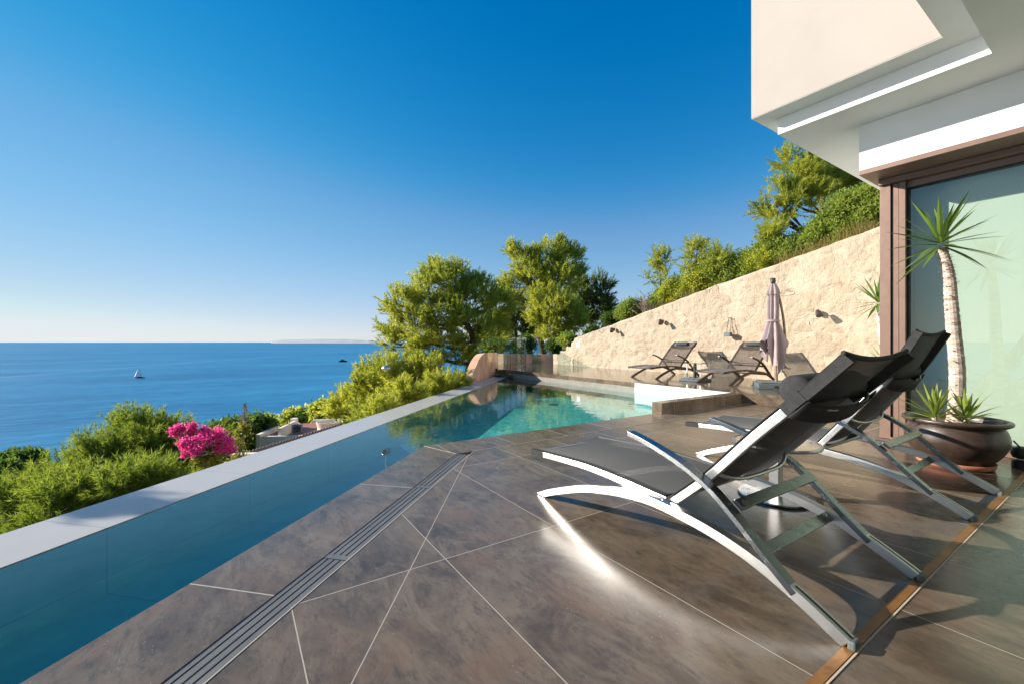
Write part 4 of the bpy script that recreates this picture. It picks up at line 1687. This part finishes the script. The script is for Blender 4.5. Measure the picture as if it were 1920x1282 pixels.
# bushes under and between them
def bush(px, py, rpx, D, label, mat='shrub', group=None, seed=0, L=0.10, w_=0.055, dens=40, nb=6, k=5, kind='leaf', name='shrub', cat='shrub', up=0.0):
    r = random.Random(seed + int(px))
    c0 = at(px, py, D)
    R = rpx / FPX * D
    cl = []
    for i in range(k):
        a = i * 6.283 / k + r.uniform(-.4, .4)
        q = R * r.uniform(0.35, 0.6)
        cl.append(((c0.x + q * math.cos(a), c0.y + q * math.sin(a), c0.z + R * r.uniform(-0.35, 0.35)), R * r.uniform(0.42, 0.62)))
    cl.append(((c0.x, c0.y, c0.z + R * 0.35), R * 0.55))
    gz = ground_z(c0.x, c0.y) - 0.2
    gz = min(gz, c0.z - R)
    drop = c0.z - R * 0.6 - gz
    for i in range(min(7, int(drop / (R * 1.1)))):      # foliage reaches down towards the ground
        a = r.uniform(0, 6.283)
        cl.append(((c0.x + R * 0.35 * math.cos(a), c0.y + R * 0.35 * math.sin(a), c0.z - R * (0.9 + 1.0 * i)), R * r.uniform(0.5, 0.7)))
    base = (c0.x, c0.y, gz)
    return plant_tree(name, label, cat, base, [base, (c0.x + 0.05, c0.y, (gz + c0.z) / 2), tuple(c0)], max(0.03, R * 0.06), cl, M[mat], kind, dens, nb, L, w_, group, seed, 0.9)


G1 = 'shrubs below the big pines'
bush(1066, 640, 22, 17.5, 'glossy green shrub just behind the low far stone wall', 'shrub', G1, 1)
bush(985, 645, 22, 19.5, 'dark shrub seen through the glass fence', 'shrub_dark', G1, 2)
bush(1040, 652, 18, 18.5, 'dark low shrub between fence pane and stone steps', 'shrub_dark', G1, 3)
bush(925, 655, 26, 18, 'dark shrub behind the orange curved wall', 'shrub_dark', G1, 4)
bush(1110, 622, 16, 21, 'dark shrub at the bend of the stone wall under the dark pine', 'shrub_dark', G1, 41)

G2 = 'young pines along the slope below the pool'
sl_ = [(648, 762, 30, 13.0, 'small bright pine on the slope, lowest and nearest the villa roof'), (690, 738, 40, 11.5, 'bright pine crown on the slope right of the villa roof'),
       (742, 712, 42, 11.0, 'bright pine crown around the thin garden lamp'), (800, 712, 44, 11.0, 'bushy bright pine crown below the broad leaning pine'),
       (700, 705, 26, 12.5, 'small pine top standing against the sea left of the garden lamp')]
for i, (px, py, r_, D_, lb) in enumerate(sl_):
    bush(px, py, r_, D_, lb, 'needle', G2, 20 + i, 0.13, 0.017, 95, 8, 5, 'pine', 'pine_tree', 'pine tree')
G3 = 'low pines against the far pool ledge'
for i, (px, py, r_, D_, lb) in enumerate([(765, 748, 34, 8.8, 'feathery low pine against the ledge, nearest the hanging lamp'), (822, 728, 30, 9.8, 'feathery low pine against the ledge under the leaning pine'), (860, 724, 16, 10.4, 'smallest feathery pine against the ledge beside the orange wall'), (708, 782, 30, 7.9, 'feathery low pine hanging over the ledge near the villa roof')]):
    bush(px, py, r_, D_, lb, 'needle', G3, 40 + i, 0.11, 0.013, 100, 8, 7, 'pine', 'pine_tree', 'pine tree')

# the soft pines right below the near ledge
G4 = 'soft pines below the near ledge'
near = [(62, 968, 82, 8.5, 'soft bright pine crown cut by the left picture edge', 31), (168, 888, 74, 9.5, 'soft pine crown second along the ledge, sloping towards the sea', 32),
        (262, 848, 82, 10.5, 'tallest soft pine crown left of the magenta flowers', 33), (350, 862, 74, 11.0, 'shaded soft pine crown behind the magenta flowers', 34), (130, 960, 80, 7.6, 'soft pine crown low behind the near ledge', 35), (270, 925, 64, 8.0, 'darker soft pine crown touching the ledge', 36)]
for px, py, r_, D_, lb, sd_ in near:
    bush(px, py, r_, D_, lb, 'needle_soft', G4, sd_, 0.15, 0.0125, 150, 9, 7, 'pine', 'pine_tree', 'pine tree')
G5 = 'distant trees above the shore'
far = [(18, 872, 22, 55, 'dark distant tree at the left picture edge by the shore'), (52, 868, 20, 50, 'dark distant tree just left of the soft pines'), (430, 815, 30, 30, 'dark tree between the flowers and the villa'), (480, 808, 26, 34, 'dark tree touching the left side of the villa'),
       (500, 805, 18, 42, 'green tree behind the left villa parapet'), (560, 788, 18, 60, 'tree behind the middle of the villa roof'), (610, 778, 22, 50, 'round pine behind the right end of the villa roof'), (395, 830, 28, 28, 'dark tree right behind the magenta flowers'), (640, 768, 18, 45, 'small tree between villa and slope pines'), (5, 890, 20, 40, 'dark bush at the lower left shore')]
for i, (px, py, r_, D_, lb) in enumerate(far):
    bush(px, py, r_, D_, lb, 'shrub_dark' if 'dark' in lb else 'needle', G5, 60 + i, 0.011 * D_, 0.005 * D_, 5200 / D_ ** 2 * 2.2, 7, 5, 'leaf', 'tree', 'tree')

# plants on top of the retaining wall and the hillside above
G6 = 'shrubs on top of the stone wall'
top = [(1150, 592, 20, 14.0, 'dark shrub at the low left end of the wall top', 'shrub_dark'), (1182, 578, 24, 13.5, 'dark green shrub left of the dry twigs', 'shrub'), (1268, 540, 28, 12.2, 'yellow green shrub under the sapling on the wall', 'shrub_bright'),
       (1318, 515, 34, 12.0, 'bright bushy shrub in the middle of the wall top', 'shrub_bright'), (1362, 498, 30, 12.0, 'green shrub right of the middle of the wall top', 'shrub'), (1400, 490, 30, 11.8, 'dense green shrub left of the tall pine on the wall', 'shrub'),
       (1436, 478, 34, 11.6, 'leafy shrub under the left limb of the upper pine', 'shrub_bright'), (1478, 462, 36, 11.4, 'grey green shrub below the upper pine trunk', 'shrub'), (1520, 452, 38, 11.4, 'green shrub beside the dry grass under the upper pine', 'shrub'),
       (1568, 428, 42, 11.2, 'dark leafy shrub right of the upper pine trunk', 'shrub'), (1622, 400, 46, 11.0, 'big green shrub beside the house eaves', 'shrub'), (1236, 556, 20, 12.6, 'low shrub behind the dry twigs', 'shrub'), (1650, 368, 40, 11.5, 'green shrub half hidden by the house corner', 'shrub'), (1590, 385, 34, 13, 'shrub behind the upper pine against the sky', 'shrub')]
for i, (px, py, r_, D_, lb, mt) in enumerate(top):
    bush(px, py + 8, r_ * 1.22, DW(px, 11.0 + 0.01 * r_), lb, mt, G6, 80 + i, 0.075, 0.034, 120, 6, 9)
# upper pine
D = 15.0
cl = [C(1482, 305, 24, D), C(1512, 300, 26, D), C(1500, 335, 34, D - .3), C(1548, 322, 36, D), C(1468, 362, 26, D - .5), C(1440, 392, 16, D - .5), C(1512, 368, 34, D - .8), C(1565, 352, 36, D - .3), C(1602, 340, 34, D), C(1620, 360, 26, D), C(1478, 395, 24, D - .8), C(1535, 345, 30, D + .5), C(1455, 410, 18, D - .5), C(1590, 318, 26, D + .4)]
g = gnd(1545, D)
plant_tree('pine_tree', 'upper pine with flat yellow green clumps on the hill beside the eaves', 'pine tree', g,
           [g, tuple(at(1545, 440, D)), tuple(at(1538, 400, D)), tuple(at(1545, 360, D)), tuple(at(1540, 325, D))], 0.13, cl, M['needle'], dens=62, L=0.17, wdt=0.020, seed=9, group='pines on the hill above the wall', flat=0.62)
bush(1445, 440, 20, DW(1445, 11.2), 'small bright young pine at the wall edge under the upper pine', 'needle', 'pines on the hill above the wall', 91, 0.12, 0.014, 110, 8, 5, 'pine', 'pine_tree', 'pine tree')


def sapling(px, py_top, py_bot, D, wpx, label, seed, mat='needle'):
    r = random.Random(seed)
    D = DW(px, 11.1)
    a, c = at(px, py_bot, D), at(px + r.uniform(-8, 8), py_top, D)
    g = (a.x, a.y, min(a.z, ground_z(a.x, a.y)) - 0.2)
    cl = []
    H = c.z - a.z
    W = wpx / FPX * D
    for i in range(7):
        f = 0.35 + 0.62 * i / 6
        an = i * 2.4
        rr = W * (1.15 - f)
        cl.append(((a.x + (c.x - a.x) * f + rr * math.cos(an), a.y + (c.y - a.y) * f + rr * math.sin(an), a.z + H * f), W * 0.30))
    cl.append((tuple(c), W * 0.25))
    return plant_tree('pine_sapling', label, 'pine sapling', g, [g, tuple(a), tuple(a.lerp(c, 0.5) + Vector((0.03, 0, 0))), tuple(c)], 0.03, cl, M[mat], 'pine', 75, 7, 0.13, 0.014, 'pine saplings on the stone wall', seed, 1.0)


sapling(1237, 478, 560, 12.4, 26, 'thin sparse leaning pine sapling left on the wall top', 5)
sapling(1302, 462, 530, 12.4, 26, 'upright fuller pine sapling right of the thin one', 6)
sapling(1352, 480, 520, 12.8, 22, 'short pine sapling among the bright shrubs', 7)

# dry twiggy shrub
def twigs(px, py, rpx, D, label, seed):
    r = random.Random(seed)
    D = DW(px, 10.9)
    c = at(px, py, D)
    base = Vector((c.x, c.y, ground_z(c.x, c.y) - 0.1))
    R = rpx / FPX * D
    root = empty('dry_shrub', base, 0, label, 'dry shrub')
    b = MB()
    o = Vector((0, 0, 0.05))
    t0 = (c - base)
    for i in range(60):
        e = t0 + Vector((r.gauss(0, .5), r.gauss(0, .5), r.uniform(-.2, .9))) * R
        m_ = o.lerp(e, 0.5) + Vector((r.uniform(-.1, .1), r.uniform(-.1, .1), r.uniform(-.05, .1)))
        b.tube([o, m_, e], [0.012, 0.008, 0.003], 4, cap=False)
        for k in range(4):
            p = m_.lerp(e, r.uniform(0.1, 0.9))
            b.tube([p, p + Vector((r.gauss(0, 1), r.gauss(0, 1), r.gauss(0.4, 1))) * R * 0.16], [0.005, 0.002], 3, cap=False)
    b.build('branches', M['twig'], root)
    b = MB()
    b.tube([Vector((0, 0, -0.1)), o], [0.03, 0.02], 6)
    b.build('stem', M['twig'], root)


twigs(1215, 572, 34, 12.7, 'grey leafless twiggy shrub on the stone wall top', 3)


def grass_clump(px, py, D, hpx, label, seed):
    r = random.Random(seed)
    D = DW(px, 10.75)
    c = at(px, py, D)
    o = empty('dry_grass', (c.x, c.y, c.z), 0, label, 'dry grass', 'dry grass clumps along the wall top')
    b = MB()
    H = hpx / FPX * D
    for i in range(150):
        p = Vector((r.gauss(0, 0.10), r.gauss(0, 0.16), -0.15))
        d = Vector((r.gauss(0, .3), r.gauss(0, .35), 1))
        blade_leaf(b, p, d, H * r.uniform(.6, 1.2), 0.005, r.uniform(0.1, 0.7), 0.1, 4)
    b.build('blades', M['dry_grass'], o)


for i, (px, py, h_, lb) in enumerate([(1600, 440, 40, 'dry grass clump right below the big eaves shrub'), (1570, 456, 36, 'dry grass clump second from the house'), (1530, 472, 40, 'straw coloured grass clump under the upper pine'), (1480, 488, 34, 'dry grass clump left under the upper pine'), (1630, 428, 34, 'dry grass clump next to the house corner'), (1250, 574, 24, 'dry grass clump beside the twiggy shrub'), (1300, 552, 24, 'dry grass clump under the upright sapling')]):
    grass_clump(px, py, 10.9 if px > 1400 else 12.0, h_, lb, i)

# low scrub covering the slope under the trees
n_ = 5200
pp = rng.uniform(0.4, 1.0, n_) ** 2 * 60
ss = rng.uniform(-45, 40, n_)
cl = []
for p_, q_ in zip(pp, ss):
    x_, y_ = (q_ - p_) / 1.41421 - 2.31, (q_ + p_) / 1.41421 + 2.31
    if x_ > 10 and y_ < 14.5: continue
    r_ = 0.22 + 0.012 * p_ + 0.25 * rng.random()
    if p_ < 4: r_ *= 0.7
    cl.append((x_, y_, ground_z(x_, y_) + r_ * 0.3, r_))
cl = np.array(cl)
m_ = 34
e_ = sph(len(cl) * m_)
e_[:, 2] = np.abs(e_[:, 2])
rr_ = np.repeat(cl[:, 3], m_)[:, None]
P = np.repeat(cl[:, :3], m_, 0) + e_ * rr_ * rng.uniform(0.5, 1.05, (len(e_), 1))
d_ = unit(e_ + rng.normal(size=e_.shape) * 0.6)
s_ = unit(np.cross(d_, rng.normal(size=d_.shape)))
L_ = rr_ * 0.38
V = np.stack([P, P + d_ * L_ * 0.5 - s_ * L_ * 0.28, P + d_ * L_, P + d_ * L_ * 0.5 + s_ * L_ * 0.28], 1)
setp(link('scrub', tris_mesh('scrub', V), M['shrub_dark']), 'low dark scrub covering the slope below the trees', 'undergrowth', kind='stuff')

# bougainvillea with magenta bracts
D = 7.2
cl = [C(345, 812, 22, D), C(375, 828, 26, D - .2), C(405, 826, 26, D), C(352, 834, 18, D - .1), C(395, 815, 22, D + .2), C(420, 838, 16, D), C(328, 806, 9, D), C(366, 843, 16, D - .2), C(350, 850, 5, D), C(338, 800, 6, D), C(360, 799, 6, D), C(383, 806, 8, D), C(430, 826, 7, D), C(433, 842, 6, D), C(344, 826, 9, D - .2), C(412, 812, 9, D)]
g = at(385, 930, D)
g = (g.x, g.y, ground_z(g.x, g.y) - 0.2)
root = empty('bougainvillea', g, 0, 'bougainvillea covered in magenta flowers rising behind the ledge', 'flowering shrub')
cl0 = [(tuple(Vector(c) - Vector(g)), r) for c, r in cl]
limbs([(0, 0, 0), tuple(at(385, 890, D) - Vector(g)), tuple(at(385, 850, D) - Vector(g)), tuple(at(380, 825, D) - Vector(g))], 0.03, cl0, 4).build('stem', M['twig'], root)
P, A = tufts([(c, r * 0.76) for c, r in cl0], 56, 0.9, 0.24)
link('flowers', tris_mesh('flowers', leaves(P, A, 4, 0.040, 0.034)), M['bract'], root)
cl1 = [(tuple(Vector(c) - Vector(g)), r) for c, r in [C(385, 866, 18, D), C(398, 872, 16, D), C(378, 850, 14, D), C(390, 885, 14, D), C(405, 858, 12, D), C(365, 832, 20, D + .1), C(400, 832, 22, D + .1), C(345, 818, 14, D + .1)]]
P, A = tufts(cl1, 90, 0.9)
link('foliage', tris_mesh('foliage', leaves(P, A, 3, 0.06, 0.045)), M['vine'], root)

# climbing vine and an agave stalk
D = 8.6
g = at(450, 900, D)
g = (g.x, g.y, ground_z(g.x, g.y) - 0.2)
root = empty('climbing_vine', g, 0, 'upright yellow green vine left of the villa below', 'vine')
tk = [(0, 0, 0), tuple(at(448, 860, D) - Vector(g)), tuple(at(452, 820, D) - Vector(g)), tuple(at(456, 795, D) - Vector(g))]
cl0 = [(tuple(Vector(c) - Vector(g)), r) for c, r in [C(455, 800, 9, D), C(452, 815, 10, D), C(449, 830, 10, D), C(447, 845, 11, D), C(444, 858, 11, D), C(447, 868, 11, D), C(460, 806, 6, D)]]
b = MB()
b.tube(tk, [0.02, 0.015, 0.012, 0.006], 6)
b.build('stem', M['twig'], root)
P, A = tufts(cl0, 90, 1.1)
link('foliage', tris_mesh('foliage', leaves(P, A, 2, 0.055, 0.042)), M['vine'], root)
D = 15
g = at(457, 880, D)
g = (g.x, g.y, ground_z(g.x, g.y) - 0.2)
root = empty('agave_stalk', g, 0, 'thin pale dry agave flower stalk standing against the sea', 'agave')
b = MB()
t0, t1 = at(456, 830, D) - Vector(g), at(459, 754, D) - Vector(g)
b.tube([(0, 0, 0), t0, t1], [0.06, 0.04, 0.012], 7)
b.build('stalk', M['twig'], root)
b = MB()
r = random.Random(2)
for i in range(26):
    p = t0.lerp(t1, 0.35 + 0.63 * i / 25)
    for k in range(3):
        a = r.uniform(0, 6.28)
        e = p + Vector((math.cos(a), math.sin(a), 0.5)) * r.uniform(.08, .22) * (1.2 - i / 25)
        b.tube([p, e], [0.012, 0.008], 4)
        b.lathe([(0.0, -0.03), (0.025, 0.0), (0.0, 0.04)], 5, e, cap=False)
b.build('seed_pods', plain('pale_pods', (0.45, 0.40, 0.33), 0.9), root)

# slender cypress left of the picture, its tip shading the ledge and deck
g = (-6.1, 9.05, ground_z(-6.1, 9.05) - 0.3)
tipz = 3.35
root = empty('cypress', g, 0, 'slender dark cypress on the slope whose shadow tip crosses the pool ledge', 'cypress')
H = tipz - g[2]
b = MB()
b.tube([(0, 0, 0), (0, 0, H * 0.5), (0, 0, H - 0.3)], [0.2, 0.1, 0.02], 8)
b.build('trunk', M['bark'], root)
cl0 = []
for i in range(26):
    f = 0.12 + 0.88 * i / 25
    rr = min(0.6, 0.09 + 0.21 * H * (1 - f))
    cl0.append(((0.04 * math.sin(i * 2.3), 0.04 * math.cos(i * 1.9), H * f - rr * 0.9), rr))
P, A = tufts(cl0, 420, 1.0)
link('crown', tris_mesh('crown', leaves(P, A, 6, 0.09, 0.05)), M['shrub_dark'], root)

# ------------------------------------------------------------------ villa below, boats
D = 32.0
hv = at(560, 815, D)
vb = empty('cream_villa', (hv.x, hv.y, hv.z - 3.5), 0, 'flat roofed cream villa with red roof terrace below the pool', 'house')
VR = -HEAD + math.radians(8)
mpp = D / FPX


def hb(mb, px0, px1, pyt, pyb, d0, d1):
    """Box of the lower villa: across (photo columns at its distance), height, depth behind its front."""
    k = (D + d0) / FPX
    zz = lambda py: EYE - (py - 640) * k - vb.location.z
    mb.box((px0 - 560) * k, (px1 - 560) * k, d0, d1, min(zz(pyb), zz(pyt) - 0.2), zz(pyt), VR, (0, 0, 0))


b = MB()
hb(b, 490, 640, 822, 1000, 0, 6.5)
hb(b, 486, 493, 811, 1000, -0.1, 3.5)
hb(b, 493, 640, 815, 822, 0.0, 0.25)
b.build('wall', M['villa_cream'], vb)
b = MB()
hb(b, 540, 608, 785, 822, 6.3, 6.6)
b.build('parapet', M['villa_cream'], vb)
b = MB()
hb(b, 604, 610, 787, 822, 3.0, 6.3)
b.build('parapet', M['villa_cream'], vb)
b = MB()
hb(b, 493, 524, 808, 822, 3.4, 3.6)
b.build('parapet', M['villa_cream'], vb)
b = MB()
hb(b, 521, 527, 800, 822, 0.3, 3.5)
b.build('parapet', M['villa_cream'], vb)
b = MB()
hb(b, 517, 526, 783, 815, 3.7, 4.4)
hb(b, 515, 528, 794, 815, 3.6, 4.6)
b.build('chimney', M['villa_cream'], vb)
b = MB()
hb(b, 494, 632, 818.5, 821.9, 0.3, 6.25)
b.build('roof_terrace', M['floor_clay'], vb)
b = MB()
cxx, czz = (603 - 560) * mpp, 3.5 - (822 - 815) * mpp
c_, s_2 = math.cos(VR), math.sin(VR)
b.lathe([(0.95, 0), (0.95, 0.55), (1.08, 0.95), (1.0, 0.95), (0.86, 0.6), (0.86, 0)], 28, (c_ * cxx - s_2 * 2.0, s_2 * cxx + c_ * 2.0, czz), cap=False)
b.build('round_bay', M['villa_cream'], vb)
b = MB()
r0, r1 = at(464, 847, 25), at(655, 789, 29)
for k in range(34):
    q1 = r0.lerp(r1, k / 33) - vb.location
    q0 = q1 + Vector((-FW[0] * 3, -FW[1] * 3, -1.3))
    b.tube([q0, q1], 0.115, 7)
b.build('tiled_roof', M['roof_clay'], vb)
for k, (px_, w_) in enumerate(((533, 6), (541, 6))):
    un = empty('air_conditioner', vb.location + Vector((c_ * (px_ - 560) * mpp - s_2 * (2.6), s_2 * (px_ - 560) * mpp + c_ * 2.6, 3.5 - (821.0 - 815) * mpp)), VR,
               ('grey air conditioner unit on the villa roof terrace next to the chimney', 'grey air conditioner unit on the red roof terrace, right one of two')[k], 'air conditioner', 'air conditioners on the villa roof')
    b = MB()
    b.box(-0.14, 0.14, -0.2, 0.2, 0.03, 0.62)
    b.build('casing', M['grey_plastic'], un, bevel=0.02)
    b = MB()
    b.lathe([(0.0, 0), (0.1, 0), (0.1, 0.02), (0.0, 0.03)], 12, cap=False)
    o = b.build('fan_grille', M['black_plastic'], un)
    o.rotation_euler = (math.radians(90), 0, 0)
    o.location = (0, -0.205, 0.34)
# low garden wall steps left of the villa
b = MB()
q0 = at(415, 866, 14)
b.box(-0.9, 0.9, -0.15, 0.15, -2.5, 0.0)
o = b.build('garden_wall', M['villa_cream'])
o.location = q0
o.rotation_euler = (0, 0, VR)
setp(o, 'short cream garden wall under the vine behind the ledge', 'garden wall')
b = MB()
q0 = at(462, 848, 18)
b.box(-0.55, 0.9, -0.15, 0.15, -2.5, 0.0)
o = b.build('garden_wall', M['villa_cream'])
o.location = q0
o.rotation_euler = (0, 0, VR)
setp(o, 'cream garden wall touching the brown tiled roof edge', 'garden wall')


def sailboat(px, pyw, label, Lh, Hm, rz):
    D = FPX * (EYE + 50) / (pyw - 640)
    p = at(px, pyw, D)
    root = empty('sailboat', (p.x, p.y, -50), rz, label, 'sailboat', 'sailing boats out at sea')
    b = MB()
    st_ = []
    for i in range(11):
        f = i / 10
        x = (f - 0.5) * Lh
        wd_ = Lh * 0.15 * math.sin(math.pi * min(1, 0.12 + f * 0.88)) ** 0.7 + 0.05
        st_.append([(x, -wd_, 0.9 + 0.5 * f), (x, -wd_ * 0.7, -0.4), (x, wd_ * 0.7, -0.4), (x, wd_, 0.9 + 0.5 * f)])
    vs = [q for s in st_ for q in s]
    fs = [(i * 4 + k, i * 4 + (k + 1) % 4, i * 4 + 4 + (k + 1) % 4, i * 4 + 4 + k) for i in range(10) for k in range(4)] + [(0, 1, 2, 3), (43, 42, 41, 40)]
    b.add(vs, fs)
    b.box(-Lh * .25, Lh * .15, -Lh * .07, Lh * .07, 1.1, 1.9)
    b.build('hull', M['boat_dark'] if Lh > 11 else M['boat_white'], root)
    b = MB()
    b.tube([(Lh * 0.08, 0, 1), (Lh * 0.08, 0, Hm)], 0.16, 6)
    b.tube([(Lh * 0.08, 0, 2.6), (-Lh * 0.38, 0, 2.6)], 0.12, 6)
    b.build('mast', M['boat_white'], root)
    for nm, pts in (('mainsail', [(Lh * .06, 0, 2.8), (-Lh * .37, 0.5, 2.8), (Lh * .05, 0, Hm * .98)]), ('jib', [(Lh * .47, 0, 1.7), (Lh * .11, 0.6, 2.2), (Lh * .10, 0, Hm * .9)])):
        b = MB()
        a, c2, d2 = [Vector(q) for q in pts]
        n = 8
        vs, fs = [], []
        for i in range(n + 1):
            e0, e1 = a.lerp(d2, i / n), c2.lerp(d2, i / n)
            for k in range(5):
                q = e0.lerp(e1, k / 4)
                q.y += 0.09 * (e1 - e0).length * math.sin(math.pi * k / 4)
                vs.append(q)
        for i in range(n):
            for k in range(4):
                fs.append((i * 5 + k, i * 5 + k + 1, i * 5 + k + 6, i * 5 + k + 5))
        b.add(vs, fs)
        o = b.build(nm, M['sail'], root, smooth=True)
        sm = o.modifiers.new('solid', 'SOLIDIFY')
        sm.thickness = 0.04


sailboat(261, 707, 'white sailed boat with dark hull in the middle of the bay', 15, 15, -HEAD + math.radians(180))
sailboat(122, 655, 'tiny white sailboat far out near the horizon', 10, 16, -HEAD + math.radians(70))
D = FPX * 51 / (677 - 640)
p = at(643, 677, D)
root = empty('motorboat', (p.x, p.y, -50), -HEAD + math.radians(5), 'dark motorboat with low cabin out at sea left of the pines', 'motorboat')
b = MB()
st_ = []
for i in range(9):
    f = i / 8
    wd_ = 2.6 * (1 - max(0, f - .55) ** 2 * 4.2) + 0.1
    st_.append([((f - .5) * 21, -wd_, 2.0 + f), ((f - .5) * 21, -wd_ * .6, -.5), ((f - .5) * 21, wd_ * .6, -.5), ((f - .5) * 21, wd_, 2.0 + f)])
b.add([q for s in st_ for q in s], [(i * 4 + k, i * 4 + (k + 1) % 4, i * 4 + 4 + (k + 1) % 4, i * 4 + 4 + k) for i in range(8) for k in range(4)] + [(0, 1, 2, 3), (35, 34, 33, 32)])
b.build('hull', M['boat_dark'], root)
b = MB()
b.prism([(-7, -2), (4, -2), (6, 0), (4, 2), (-7, 2)], 2.2, 4.4)
b.prism([(-4, -1.6), (1.5, -1.6), (2.6, 0), (1.5, 1.6), (-4, 1.6)], 4.45, 6.0)
b.tube([(-2, 0, 6), (-2.6, 0, 8)], 0.15, 6)
b.build('cabin', M['boat_dark'], root)
